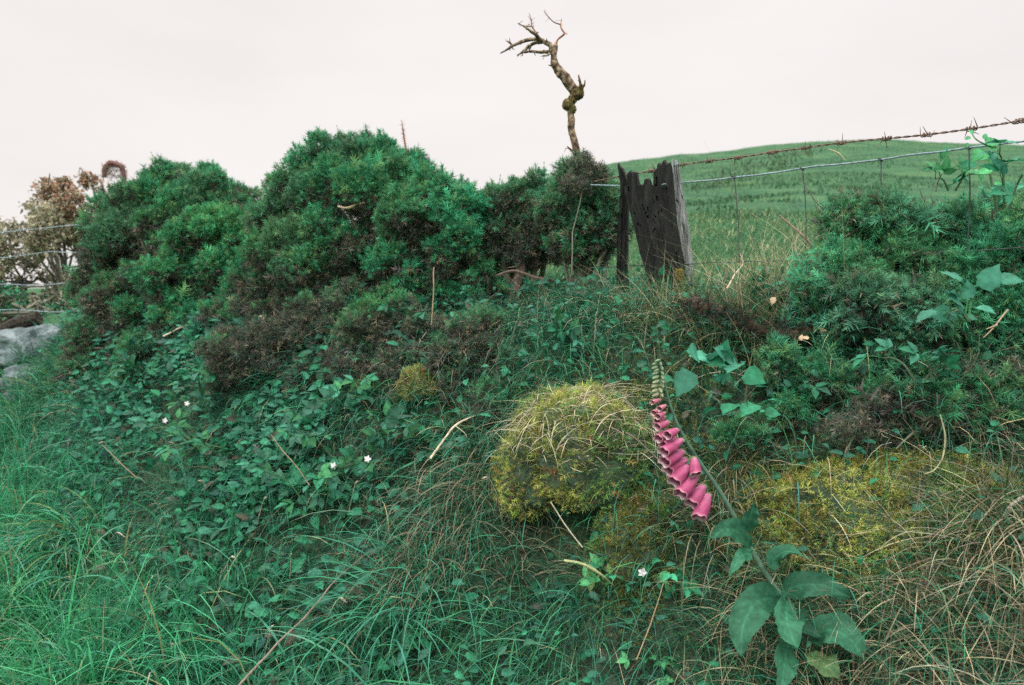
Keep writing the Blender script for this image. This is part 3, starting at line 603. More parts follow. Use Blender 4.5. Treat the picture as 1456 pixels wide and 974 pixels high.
blades(mb, B, U(.04, .13, n), -PI/2+RNG.normal(0, 1.2, n), U(.5, 1.6, n), U(-.2, 1.2, n), U(.0009, .0019, n), vary(A(1, 1, 1), n, .25)*np.array([STRAW, SB0, G_MID, G_YEL])[RNG.integers(0, 4, n)], 5)
tag(mb.build('dry_straw', M_STRAW), 'dry pale straw strewn over the mossy boulders', 'straw', kind='stuff')

# ================================================================== GRASS
def vis(B, mx=560, top=-100, bot=330):
    px, py, d = proj(B); return (px > -mx) & (px < W+mx) & (py > top) & (py < HH+bot) & (B[:, 1] > .75)
# tall lush verge grass, left
mb = MB()
B = field_pts(370000, -4.9, 2.1, 1.0, 6.2); v = bankv(B[:, 0], B[:, 1]); px, py, _ = proj(B)
vs_ = v+np.interp(px, [100, 200, 480, 640], [.1, .38, .30, 0]); dens = np.interp(vs_, [-3, -1.0, -.72, -.45, -.2], [1, 1, .4, .08, 0])*np.interp(px, [0, 500, 900, 1100, 1500], [1, .9, .55, .35, .2])*np.interp(B[:, 1], [1, 2, 3, 6], [.8, 1, .8, .55])
dens = dens*(1-np.exp(-(((px-790)/60)**2+((py-785)/55)**2)**2)*.95)
B = B[vis(B) & (RNG.random(len(B)) < dens*.8)]; n = len(B); px, py, _ = proj(B); v = bankv(B[:, 0], B[:, 1])
clump = noise(B, 3.2, 5); lean = noise(B, 1.6, 6)*1.6+noise(B, 5, 7)*.9
az = -.9+lean+RNG.normal(0, .7, n)
h = np.interp(px, [0, 500, 800, 1400], [.34, .28, .2, .18])*np.interp(v, [-3, -1.2, -.5], [1, 1, .7])*(1+.35*clump)*np.exp(RNG.normal(0, .25, n))
w = np.interp(px, [0, 500, 800], [.0042, .0034, .0022])*np.exp(RNG.normal(0, .35, n))
C = 1.25*mixc(np.broadcast_to(G_TEAL, (n, 3)), np.broadcast_to(G_MID, (n, 3)), np.clip(.35+.8*noise(B, 2.2, 8), 0, 1)[:, None])*np.exp(RNG.normal(0, .28, (n, 1)))*np.interp(px, [0, 400, 900], [1.25, 1.1, .7])[:, None]
yel = RNG.random(n) < .07; C[yel] = vary(mixc(STRAW, G_YEL, .5), yel.sum(), .2); bl = RNG.random(n) < .12; C[bl] = vary(G_BLUE*1.3, bl.sum(), .2)
blades(mb, B, h, az, np.abs(RNG.normal(.25, .25, n)), U(.5, 2.1, n), w, C)
# broad pale blades on top
m = 4800; idx = RNG.choice(n, m); q = np.nonzero(px[idx] < 560+RNG.normal(0, 90, m))[0]; idx = idx[q]; m = len(idx)
blades(mb, B[idx], U(.26, .46, m), -.5+RNG.normal(0, 1.0, m)+(RNG.random(m) < .4)*2.9, U(.2, .7, m), U(.9, 2.1, m), U(.0035, .008, m), vary(G_BLUE*1.35, m, .22), 7, tipc=STRAW*.6)
tag(mb.build('verge_grass', M_GRASS), 'lush green grass of the verge and lower bank', 'grass', kind='stuff')
print('verge', n)
# thin dead/fine grass on the bank face
mb = MB(); B = field_pts(560000, -2.8, 2.7, 1.0, 4.4); v = bankv(B[:, 0], B[:, 1]); px, py, _ = proj(B)
pt = fbm(B, 2.5, 31)
dens = np.interp(v, [-1.6, -1.1, -.9, -.1, .3], [.05, .35, .8, .9, .4])*np.interp(px, [200, 600, 900, 1200], [.6, .7, .85, 1])*np.clip(.6+pt, .1, 1)
dens = dens*(1-np.exp(-(((px-790)/60)**2+((py-785)/55)**2)**2)*.95)*(1-np.exp(-(((px-1240)/165)**2+((py-745)/85)**2)**2)*.85)
B = B[vis(B) & (RNG.random(len(B)) < dens*.6)]; n = len(B); px, py, _ = proj(B)
dry = np.clip(.0+np.interp(px, [400, 900, 1150, 1400], [0, .12, .35, .65])*np.interp(py, [560, 640, 800], [.5, .5, 1])+.5*fbm(B, 3.1, 33), 0, 1); isdry = RNG.random(n) < dry
C = np.where(isdry[:, None], vary(mixc(STRAW, DEADP, .45), n, .3), vary(mixc(G_DARK, G_TEAL, .5), n, .35))
az = -PI/2+RNG.normal(0, .9, n)+noise(B, 2.5, 34)
blades(mb, B, U(.08, .24, n), az, U(.1, 1.0, n), U(.6, 2.3, n), U(.0011, .0022, n)*np.where(isdry, .9, 1.1), C)
tag(mb.build('bank_grass', M_STRAW), 'thin tangled green and dead grass on the bank face', 'grass', kind='stuff')
print('bank', n)
# field grass behind the fence
mb = MB(); n0 = 200000; yy = 2.9*np.exp(U(0, math.log(16/2.9), n0)); tt = U(-.35, 1.1, n0); x = tt*yy; B = np.stack([x, yy, H(x, yy)], -1); B = B[bankv(x, yy) > .15]; n = len(B)
C = mixc(np.broadcast_to(A(.04, .15, .065), (n, 3)), np.broadcast_to(A(.09, .18, .075), (n, 3)), np.clip(.4+fbm(B, 1.1, 41)[:, None], 0, 1))*np.exp(RNG.normal(0, .25, (n, 1)))
dr = RNG.random(n) < .05+.16*(fbm(B, 1.5, 43) > .1); C[dr] = vary(mixc(STRAW, G_YEL, .35), dr.sum(), .2)
blades(mb, B, U(.06, .17, n)*(1+.5*noise(B, 1.5, 44)), RNG.normal(-.2, 1.2, n), U(0, .7, n), U(.2, 1.6, n), .0022*B[:, 1]**.55*np.exp(RNG.normal(0, .3, n)), C, 3)
n0 = 84000; yy = 14*np.exp(U(0, math.log(100/14), n0)); tt = U(-.1, 1.1, n0); x = tt*yy; B = np.stack([x, yy, H(x, yy)-.02], -1); q = fbm(B, .35, 45)+.4*noise(B, 1.2, 46) > -.05; B = B[q]; n = len(B)
blades(mb, B, U(.05, .17, n), U(0, 6.28, n), U(0, .5, n), U(.2, 1.4, n), U(.02, .05, n), mixc(np.broadcast_to(A(.038, .112, .052), (n, 3)), np.broadcast_to(A(.11, .17, .08), (n, 3)), np.clip(.4+1.2*fbm(B*A(1, .35, 1)+A(0, 1, 0)*B[:, :1]*.2, .12, 71)[:, None]+.5*noise(B, .9, 72)[:, None], 0, 1)*RNG.random((n, 1)))*np.exp(RNG.normal(0, .2, (n, 1))), 3)
tag(mb.build('field_grass', M_GRASS), 'rough pasture grass behind the fence and up the hill', 'grass', kind='stuff')

# individual tussocks
def tussock(label, px, py, n, h, cols, spread=.05, az0=-PI/2, azs=1.2, a0=(.1, .7), k=(1.0, 2.4), w=(.0012, .0026), dy=0):
    b = ray(px, py)+A(0, dy, 0); b[2] = H(b[0], b[1]); mb = MB()
    B = b+RNG.normal(size=(n, 3))*A(spread, spread*.6, 0); B[:, 2] = H(B[:, 0], B[:, 1])
    C = vary(A(1, 1, 1), n, .2)*np.array(cols)[RNG.integers(0, len(cols), n)]
    blades(mb, B, U(h*.55, h, n), az0+RNG.normal(0, azs, n), U(*a0, n), U(*k, n), U(*w, n), np.clip(C, 0, .8), 7)
    return tag(mb.build('grass_tussock', M_STRAW), label, 'grass')
SB = mixc(STRAW, DEADP, .6)
tussock('brownish grass tussock drooping like hair, left of the mossy boulder', 650, 735, 900, .26, [SB*.7, G_DARK*1.7, G_TEAL, SB*.5, STRAW*.6], .12, a0=(.1, 1.1), k=(1.0, 2.4))
tussock('straw coloured tuft hanging beside the foxglove stem', 1035, 725, 380, .2, [STRAW, SB, SB*.8, G_MID], .04, azs=1.5, k=(.8, 2.2))
tussock('straw tussock between the large foxglove leaves and the right boulder', 1290, 850, 620, .26, [STRAW, SB, G_TEAL, G_MID], .10, az0=-.6, azs=2.5, a0=(.2, 1.5), k=(-.3, 1.5))
tussock('dry matted straw tussock at the bottom right corner', 1400, 900, 800, .25, [STRAW, SB, G_TEAL, SB*.7], .12, az0=-PI*.7, azs=2.5, a0=(.3, 1.6), k=(-.3, 1.4))
tussock('pale wispy grass tussock at the right edge of the boulder', 1440, 760, 420, .30, [STRAW, PALE*.8, G_MID], .06, az0=-PI*.8, azs=.9, a0=(.4, 1.3), k=(.2, 1.3))
tussock('seeding grass clump bending right behind the netting', 1120, 462, 260, .40, [STRAW*.9, G_YEL, SB], .10, az0=.1, azs=.9, a0=(.1, .6), k=(.3, 1.3), w=(.0012, .002))
tussock('tall wispy yellow grass leaning over the hill left of the right gorse', 1190, 462, 110, .55, [STRAW, G_YEL, STRAW*.8], .12, az0=PI*.95, azs=.6, a0=(.3, .9), k=(.2, .9), w=(.001, .0018))
tussock('leafy green weed clump behind the netting, right of the split post', 1010, 458, 420, .24, [G_MID, G_YEL, G_TEAL, SB], .16, azs=2, a0=(0, .9), k=(.2, 1.5), w=(.002, .004))
tussock('mixed grass clump at the foot of the first netting stay', 1070, 462, 420, .28, [G_MID, G_YEL, STRAW, SB], .15, azs=2, a0=(0, .9), k=(.2, 1.5), w=(.0015, .003))
tussock('tangled clump of grass where the right gorse meets the field', 1140, 465, 360, .32, [G_MID, STRAW, G_BLUE, SB], .12, azs=2, a0=(0, .9), k=(.2, 1.5), w=(.0015, .003))
tussock('thin grass growing up round the foot of the broad split post', 935, 462, 380, .18, [G_MID, G_TEAL, SB, STRAW], .09, azs=2, a0=(0, .7), k=(.2, 1.5), w=(.0012, .0024))
tussock('straw and grass hiding the lower stem of the foxglove', 1085, 880, 420, .2, [STRAW, SB, G_TEAL, G_MID], .07, azs=1.6, a0=(.1, 1.2), k=(.4, 2.0))
tussock('grass growing over the foot of the small angular stone', 80, 560, 500, .28, [G_MID, G_TEAL, G_YEL], .16, azs=2, a0=(0, .8), k=(.4, 1.6), w=(.003, .006))
tussock('grass and weeds standing before the large grey stone', 15, 575, 500, .3, [G_MID, G_TEAL, G_BLUE], .18, azs=2, a0=(0, .8), k=(.4, 1.6), w=(.003, .006))
tussock('straw and green tuft hanging off the left foot of the mossy boulder', 742, 715, 420, .15, [STRAW, SB, G_MID, G_TEAL], .07, azs=1.4, a0=(.2, 1.2), k=(.5, 2.0), dy=-.04)
tussock('pale dead grass lying along the brown root', 1085, 480, 260, .14, [STRAW, SB, PALE*.8, G_MID], .10, azs=2.5, a0=(.6, 1.5), k=(-.3, 1.2))
tussock('green tuft growing in the hollow below the mossy boulder', 825, 760, 320, .15, [G_TEAL, G_MID, SB, G_DARK], .07, azs=1.8, a0=(.0, 1.0), k=(.4, 1.8), dy=-.04)
tussock('loose grass in front of the largest left foxglove leaf', 1060, 1015, 150, .22, [STRAW, SB, G_TEAL, G_MID], .06, azs=2, a0=(.0, .9), k=(.2, 1.6))
tussock('loose straw and grass in front of the lower right foxglove leaves', 1200, 1010, 200, .22, [STRAW, SB, G_TEAL, G_MID], .08, azs=2, a0=(.0, .9), k=(.2, 1.6))
tussock('broad bladed pale green tuft arching over the left verge', 110, 790, 150, .42, [G_BLUE*1.7, G_BLUE*1.4, G_YEL], .05, az0=-2.6, azs=1.4, a0=(.2, .8), k=(1.2, 2.2), w=(.005, .009))
tussock('green arching tuft at the foot of the bank', 560, 900, 220, .40, [G_BLUE*1.2, G_TEAL*1.2], .07, az0=-1.2, azs=1.8, a0=(.3, .9), k=(.9, 2.0), w=(.003, .006))
tussock('small tuft of yellow seeding grass behind the brown root', 1050, 470, 260, .20, [STRAW, SB, G_YEL], .07, a0=(.0, .8), k=(.2, 1.5))
tussock('bristly straw tuft behind the brown root, under the gorse', 1165, 440, 260, .14, [STRAW, SB, SB*.7], .06, a0=(.0, .8), k=(.2, 1.5))

# seed heads
mb = MB()
for (x, y, L, a) in [(40, 650, 60, .2), (95, 650, 60, .1), (160, 640, 40, -1), (60, 720, 50, .2), (200, 880, 36, 1.2), (380, 905, 40, .4), (413, 800, 30, .1), (385, 530, 34, .5), (330, 590, 30, .4), (460, 480, 40, 1.5), (500, 700, 40, .4), (260, 650, 60, -.6), (300, 700, 50, -.7), (420, 640, 36, .6), (370, 720, 34, .5), (470, 860, 40, 1.4), (25, 800, 40, 1.4), (75, 835, 60, 1.4), (230, 925, 36, 1), (150, 770, 50, 1.3), (320, 800, 30, 1), (845, 470, 60, .1), (705, 690, 40, -1)]:
    b = ray(x, y); q = b+A(0, -.12, .10); Y = q[1]; p0 = at(x+L*.3*math.sin(a)*-1, y+L*.8, Y); p1 = at(x+L*.25*math.sin(a), y-L*.2, Y-.02); p2 = at(x+L*.6*math.sin(a), y-L*.45*math.cos(a), Y-.04)
    P = spline([b, p0, p1, p2], 22); tube(mb, P, np.concatenate([np.full(15, .0008), np.interp(np.linspace(0, 1, 7), [0, .4, 1], [.0012, .0038, .0008])]), 5, col=PALE*.85)
tag(mb.build('seed_heads', M_STRAW), 'pale grass seed heads among the verge grass', 'grass', kind='stuff')

# ================================================================== LEAFY PLANTS
def bramble(label, px, py, nl, spread, size, cols, lean=(0, -.3, .5), seed=0, name='bramble', cat='bramble', T=LEAF, three=True, lift=.05, flowers=0, group='brambles on the bank', Y=None):
    b = ray(px, py) if Y is None else at(px, py, Y); b0 = b.copy()
    gz = float(H(b[0], b[1]))
    if Y is None: b0[2] = gz
    t = thing(name, label, cat, A(b0[0], b0[1], min(gz, b0[2]) if abs(gz-b0[2]) < .4 else b0[2]), group); st = MB(); lf = MB(); O = []; D = []; N = []; S = []
    nc = max(3, nl//7)
    for k in range(nc):
        d = A(*lean)+RNG.normal(size=3)*A(1, .5, .25); d = unit(d); L = spread*U(.6, 1.2)
        p0 = b0+RNG.normal(size=3)*A(.25, .1, 0)*spread; p0[2] -= .01
        pts = spline([p0, p0+d*L*.45+A(0, 0, .25*L), p0+d*L*.9+A(0, 0, .18*L), p0+d*L*1.25+A(0, 0, -.05*L)], 14)
        tube(st, pts, [.0028, .001], 5, col=mixc(G_MID, DEAD*1.5, U(0, .8)))
        for j in np.linspace(2, 13, max(2, nl//nc)).astype(int):
            q = pts[j]; s = size*U(.65, 1.15); dd = unit(unit(pts[min(j+1, 13)]-pts[j-1])*.4+RNG.normal(size=3)*A(.8, .4, .35)+A(0, -.3, .05)); nn = unit(A(0, -.55, .85)+RNG.normal(size=3)*.45)
            q2 = q+dd*s*.7+nn*.012; tube(st, [q, (q+q2)/2+nn*.004, q2], [.0011, .0008], 4, col=G_MID)
            fr_ = frames(dd[None], nn[None])[0]; xx, zz = fr_[:, 0], fr_[:, 2]
            for a in ((0, 1.1, -1.1) if three else (0,)):
                e = dd*math.cos(a)+xx*math.sin(a); O.append(q2); D.append(e); N.append(unit(zz+RNG.normal(size=3)*.25)); S.append(s*(1 if a == 0 else .82))
    n = len(O); C = np.array(cols)[RNG.integers(0, len(cols), n)]*np.exp(RNG.normal(0, .18, (n, 1)))
    leaves(lf, np.array(O), np.array(D), np.array(N), np.array(S), np.clip(C, 0, .6), T)
    st.build('cane', M_LEAF, t); lf.build('leaves', M_LEAF, t, smooth=True)
    for k in range(flowers):
        fb = MB(); q = O[RNG.integers(0, n)]+A(0, -.02, .02)
        for a in range(5):
            e = A(math.cos(a*1.2566), -.3, math.sin(a*1.2566)); leaves(fb, q[None], unit(e)[None], A(0, -1, .3)[None], A(.011), A(.8, .78, .8)[None], LEAFR)
        fb.build('flower', M_PETAL, t)
    return t
LG = [G_TEAL*.75, G_BLUE*.85, G_MID*.65, G_DARK]; LD = [G_TEAL*.6, G_DARK*1.0]; LL = [G_BLUE*1.05, G_TEAL*.9, G_MID*.8, G_DARK*1.2]
for (px, py, nl, sp, s, c, lb, fl) in [
    (205, 545, 26, .22, .05, LG, 'leafy bramble climbing the bank beside the low left gorse', 0),
    (290, 590, 30, .24, .05, LG, 'bramble spray under the dark tangle, above the tall verge grass', 1),
    (370, 560, 24, .2, .045, LL, 'pale leaved bramble against the dark gorse tangle', 0),
    (345, 660, 30, .22, .05, LG, 'bramble with a white flower in the middle of the left bank', 1),
    (440, 620, 30, .22, .05, LL, 'glossy light green bramble spray on the left bank', 0),
    (480, 690, 30, .2, .052, LG, 'bramble with white blossoms left of the brown tussock', 2),
    (425, 735, 30, .2, .05, LL, 'broad leaved bramble low on the bank beside the long brown stalk', 0),
    (560, 655, 24, .18, .05, LG, 'bramble at the lower end of the pale curved twig', 0),
    (620, 690, 22, .16, .05, LG, 'leafy bramble growing behind the brown tussock', 0),
    (255, 700, 22, .2, .045, LG, 'bramble half sunk in the tall verge grass', 1),
    (500, 590, 20, .16, .042, LD, 'dark leaved bramble beside the green moss cushion', 0),
    (640, 480, 18, .13, .04, LG, 'small bramble sprig at the foot of the bright rounded gorse', 0),
    (590, 470, 16, .12, .04, LD, 'dark bramble sprig hanging below the largest gorse', 0),
    (790, 485, 24, .14, .042, LG, 'round leaved bramble in front of the gap under the gorse', 0),
    (840, 440, 20, .14, .042, LD, 'shaded bramble at the foot of the narrow post', 0),
    (775, 700, 14, .09, .04, LD, 'dark bramble under the left lip of the mossy boulder', 0),
    (770, 880, 22, .12, .042, LD, 'dark nettle like bramble at the bottom beside the small orange tip', 0),
    (880, 850, 14, .07, .034, [G_MID*1.3, G_YEL], 'fresh green bramble shoot below the small dark mossy stone', 0),
    (950, 870, 18, .09, .034, [G_MID*1.3, G_TEAL*1.3], 'fresh bramble shoot left of the foxglove leaves', 1),
    (930, 945, 8, .05, .03, [G_MID*1.3], 'little bramble seedling at the bottom centre', 0),
    (955, 740, 8, .05, .036, [G_MID*1.3, G_BLUE*1.2], 'bramble leaves hanging under the lowest foxglove bells', 0),
    (935, 610, 8, .06, .034, [G_TEAL*1.2, G_DARK*1.5], 'small dark bramble leaves behind the foxglove buds', 0),
    (1090, 410, 18, .12, .042, LG, 'bramble behind the brown root right of the split post', 0),
    (1010, 420, 14, .1, .042, LG, 'bramble at the right foot of the split post', 0),
    (1100, 455, 16, .12, .04, LG, 'bramble among tall grass halfway between the post and the right gorse', 0),
    (1010, 480, 12, .09, .036, LD, 'shaded bramble under the left part of the brown root', 0),
    (720, 455, 18, .12, .036, LD, 'dark bramble under the woody stems of the level topped gorse', 0),
    (1130, 580, 14, .08, .036, LD, 'dark bramble under the young gorse sprout', 0),
]:
    bramble(lb, px, py, nl, sp, s, c, flowers=fl)
# large leaved plants at chosen depth
bramble('large round leaved plant right of the foxglove buds', 1030, 545, 12, .08, .062, [G_BLUE*.95, G_TEAL*.9], T=LEAFR, three=False, Y=1.72, name='nettle', cat='plant', group='broad leaved plants')
bramble('single round leaf plant below the large leaved one', 1075, 590, 4, .04, .05, [G_TEAL], T=LEAFR, three=False, Y=1.7, name='nettle', cat='plant', group='broad leaved plants')
bramble('bramble with pointed leaves hanging under the right gorse', 1310, 535, 10, .07, .045, [G_TEAL*.9, G_BLUE*.85], Y=1.66)
bramble('broad leaved nettle in the middle of the right gorse', 1365, 450, 12, .07, .05, [G_BLUE*.95], T=LEAFR, three=False, Y=1.62, name='nettle', cat='plant', group='broad leaved plants')
bramble('bramble climbing at the right edge above the gorse', 1430, 290, 14, .09, .045, [G_BLUE, G_TEAL*1.1], Y=1.68, lean=(0, -.2, .8))
bramble('bramble leaves in front of the hill beside the third netting stay', 1350, 265, 10, .07, .038, [G_MID, G_TEAL], Y=1.85)
# tendril clinging to the wires
t = thing('vine_shoot', 'green leafy vine shoot clinging to the wires near the right edge', 'plant', at(1420, 290, 1.74)); mb = MB()
Pn = [at(1418, 300, 1.76), at(1411, 265, 1.75), at(1408, 235, 1.745), at(1420, 215, 1.74), at(1402, 206, 1.745), at(1388, 198, 1.75), at(1381, 188, 1.76)]
tube(mb, Pn, [.003, .0012], 5, 40, mixc(G_MID, DEAD*2, .5)); mb.build('stem', M_LEAF, t); mb = MB()
for (x, y, s, dx, dz) in [(1400, 203, .034, 1, .15), (1402, 207, .03, 1, -.1), (1380, 195, .012, -1, -.3), (1384, 191, .014, -.6, .8), (1378, 204, .012, -.8, -.6), (1399, 198, .014, .3, .9), (1410, 215, .03, .2, -1), (1395, 212, .03, -.6, -.8), (1405, 218, .03, -.9, -.3), (1410, 240, .028, -1, -.2), (1413, 262, .03, 1, -.3)]:
    leaves(mb, at(x, y, 1.735)[None], unit(A(dx, -.1, dz))[None], unit(A(0, -1, .7))[None], A(s), vary(G_MID*1.5, 1, .15), LEAFR)
mb.build('leaves', M_LEAF, t, smooth=True)

# leaf litter / low cover as stuff
mb = MB(); B = field_pts(150000, -3.0, 1.6, 1.2, 4.8); v = bankv(B[:, 0], B[:, 1]); px, py, _ = proj(B)
dens = np.interp(v, [-1.6, -1.25, -.9, -.1, .1], [0, .5, 1, 1, .5])*np.interp(px, [100, 500, 700, 1000, 1400], [1.5, 1.5, .5, .3, .2])*np.clip(.5+1.3*fbm(B, 2.3, 51), 0, 1)*np.interp(px, [60, 240], [0, 1])*np.interp(py, [700, 800], [1, .3])
B = B[vis(B) & (RNG.random(len(B)) < dens*.8)]; n = len(B); B = B+A(0, -.02, 0)+np.stack([0*B[:, 0], 0*B[:, 0], U(.0, .13, n)], -1)
D = unit(RNG.normal(size=(n, 3))*A(1, .5, .4)+A(.25, -.3, .1)); N = unit(A(0, -.5, .9)+RNG.normal(size=(n, 3))*.5); C = vary(A(1, 1, 1), n, .25)*np.array([G_TEAL*.9, G_DARK*1.2, G_BLUE*1.0, DEAD*.8, G_TEAL*1.2])[RNG.choice(5, n, p=[.28, .28, .2, .06, .18])]
leaves(mb, B, D, N, U(.018, .044, n)*np.interp(proj(B)[0], [500, 800], [1.15, .75]), np.clip(C, 0, .5), LEAF)
tag(mb.build('low_leaf_cover', M_LEAF), 'low leafy ground cover on the bank', 'ground cover', kind='stuff'); print('cover', n)
mb = MB(); B = field_pts(345000, -3.0, 2.7, 1.1, 4.8); v = bankv(B[:, 0], B[:, 1]); px, py, _ = proj(B); q = vis(B) & (v > -1.1) & (v < .5) & (RNG.random(len(B)) < np.interp(px, [0, 600, 1400], [.5, .7, .9])*(1-np.exp(-(((px-1240)/165)**2+((py-745)/85)**2)**2)*.9)); B = B[q]; n = len(B)
C = vary(A(1, 1, 1), n, .3)*np.array([DEAD*.7, G_DARK, G_DARK*1.2, G_TEAL*.8, DEAD])[RNG.integers(0, 5, n)]; D = unit(A(0, -.5, .6)+RNG.normal(size=(n, 3))*.8)
sprigs(mb, B, D, U(.012, .035, n), np.clip(C, 0, .5), DEADSP); tag(mb.build('bank_litter', M_MOSS), 'dead stems and low moss matting the bank', 'ground cover', kind='stuff'); print('litter', n)

# ================================================================== FOXGLOVE
FY = 1.56
def zf(x, y): return (900+x/3.607, 490+y/3.607)
def zl(x, y): return (980+x/3.059, 680+y/3.059)
fb = ray(1152, 935); t = thing('foxglove', 'tall pink foxglove leaning left, bells open below and green buds on top', 'flower', fb)
ST = [fb, at(1124, 863, FY-.02), at(1101, 834, FY-.01), at(1068, 781, FY), at(1040, 727, FY+.01), at(1018, 690, FY+.01), at(998, 662, FY+.01), at(980, 634, FY), at(968, 612, FY), at(960, 595, FY), at(951, 568, FY), at(944, 540, FY), at(937, 517, FY)]
mb = MB(); tube(mb, ST, [.0066, .0062, .006, .0055, .005, .0046, .0042, .0036, .003, .0026, .0022, .0018, .0012], 9, 90, A(.10, .19, .13), .1, 60); mb.build('stem', M_LEAF, t, smooth=True)
PINK = A(.43, .08, .19)
def bell(b, m, r, dY=0., dm=-.018, col=PINK, openr=1.15):
    p0 = at(*zf(*b), FY+dY-.004); p1 = at(*zf(*m), FY+dY+dm); ax = p1-p0; L = np.linalg.norm(ax); ax = ax/L; R = 1.06*r/3.607/F*FY*U(.92, 1.06)
    x = unit(np.cross(ax, A(.2, -1, .3))); y = np.cross(ax, x); th = np.linspace(0, 2*PI, 18, endpoint=False)
    tt = [0, .05, .14, .3, .5, .7, .86, .96, 1.0]; rr = [.2, .48, .6, .76, .92, 1.0, .98, .99, 1.04]
    ring = []; c = []
    for u, q in zip(tt, rr):
        lip = (.10*np.cos(th-1.2)+.05*np.cos(5*th))*(u**6); wv = 1+(.05*np.cos(5*th))*u**3
        ring.append(p0+ax*(L*(u+lip))[:, None]+R*q*wv[:, None]*(np.cos(th)[:, None]*x+np.sin(th)[:, None]*y)*A(1, 1, 1))
        cc = mixc(col*A(1.0, 1.6, 1.3)+.04, col, min(1, u*2.2)) if u < .9 else mixc(col, A(.85, .5, .58), .35)
        c.append(np.repeat(cc[None], 18, 0))
    V = np.array(ring); Vi = p0+(V-p0)*A(1, 1, 1); cen = np.array([p0+ax*L*u for u in tt])[:, None]; Vi = cen+(V-cen)*.93
    i = np.arange(8)[:, None]*18; j = np.arange(18)[None]; j2 = (j+1) % 18; f = np.stack([i+j, i+j2, i+18+j2, i+18+j], -1).reshape(-1, 4)
    mb = MB(); mb.add(V.reshape(-1, 3), f, np.clip(np.array(c).reshape(-1, 3)*np.exp(RNG.normal(0, .11, (162, 1))), 0, .95))
    ci = np.clip(np.array(c).reshape(-1, 3)*A(1.1, 2.2, 1.6), 0, .9); sp = RNG.random(162) < .1; ci[sp] = A(.25, .01, .06)
    mb.add(Vi.reshape(-1, 3), f[:, ::-1], ci)
    e = np.arange(18)+8*18; e2 = (np.arange(18)+1) % 18+8*18; mb.add(np.vstack([V[8], Vi[8]]), np.stack([np.arange(18), (np.arange(18)+1) % 18, (np.arange(18)+1) % 18+18, np.arange(18)+18], -1), A(.85, .45, .55))
    # calyx
    for a in range(4):
        e = unit(ax*.7+x*math.cos(a*1.57)*.7+y*math.sin(a*1.57)*.7); leaves(mb, (p0-ax*.003)[None], e[None], (-ax)[None], A(R*1.0), (G_YEL*1.1)[None], LEAFR, 1)
    return mb.build('bell', [M_PETAL, M_LEAF], t, smooth=True)
for i, (b, m, r, dY) in enumerate([((143, 281), (98, 297), 12, 0), ((168, 312), (134, 330), 13, -.01), ((145, 330), (106, 352), 15, 0), ((165, 347), (126, 370), 16, -.01), ((166, 370), (120, 394), 17, 0), ((187, 396), (122, 422), 20, -.005), ((190, 442), (128, 484), 23, 0), ((232, 436), (176, 466), 23, -.015), ((222, 478), (156, 518), 25, 0), ((258, 486), (156, 552), 27, -.01),
                                 ((262, 545), (160, 602), 31, 0), ((278, 585), (176, 645), 31, .01), ((288, 620), (210, 706), 36, 0), ((312, 578), (322, 668), 30, -.01), ((328, 672), (242, 768), 38, -.005), ((366, 720), (298, 818), 34, .005), ((388, 762), (338, 888), 38, 0)]):
    bell(b, m, r, dY, col=mixc(A(.5, .17, .22), PINK, min(1, i/7)))
def bud(x, y, L, col, a):
    p = at(*zf(x+L*.5, y-L*.15), FY-.003); e = at(*zf(x-L*.5, y+L*.2), FY-.012); mb = MB()
    if x > 135: p, e = at(*zf(x-L*.1, y-L*.3), FY-.004), at(*zf(x+L*.25, y+L*.35), FY-.016)
    r = L*.34/3.607/F*FY; tube(mb, [p, (p*.6+e*.4), e], [r*.55, r, r*.35], 8, 10, col, smooth if False else 0)
    return mb.build('bud', M_LEAF, t, smooth=True)
for (x, y, L) in [(125, 82, 24), (112, 98, 26), (142, 100, 24), (110, 118, 28), (148, 122, 26), (120, 132, 24), (115, 146, 30), (150, 146, 26), (116, 168, 32), (150, 168, 26), (118, 190, 34), (152, 188, 28), (112, 212, 34), (150, 210, 30), (140, 235, 32), (112, 236, 32), (116, 258, 34), (146, 258, 28)]:
    bud(x, y, L, mixc(A(.20, .33, .20), A(.36, .36, .22), (y-80)/180)*U(.85, 1.1), 0)
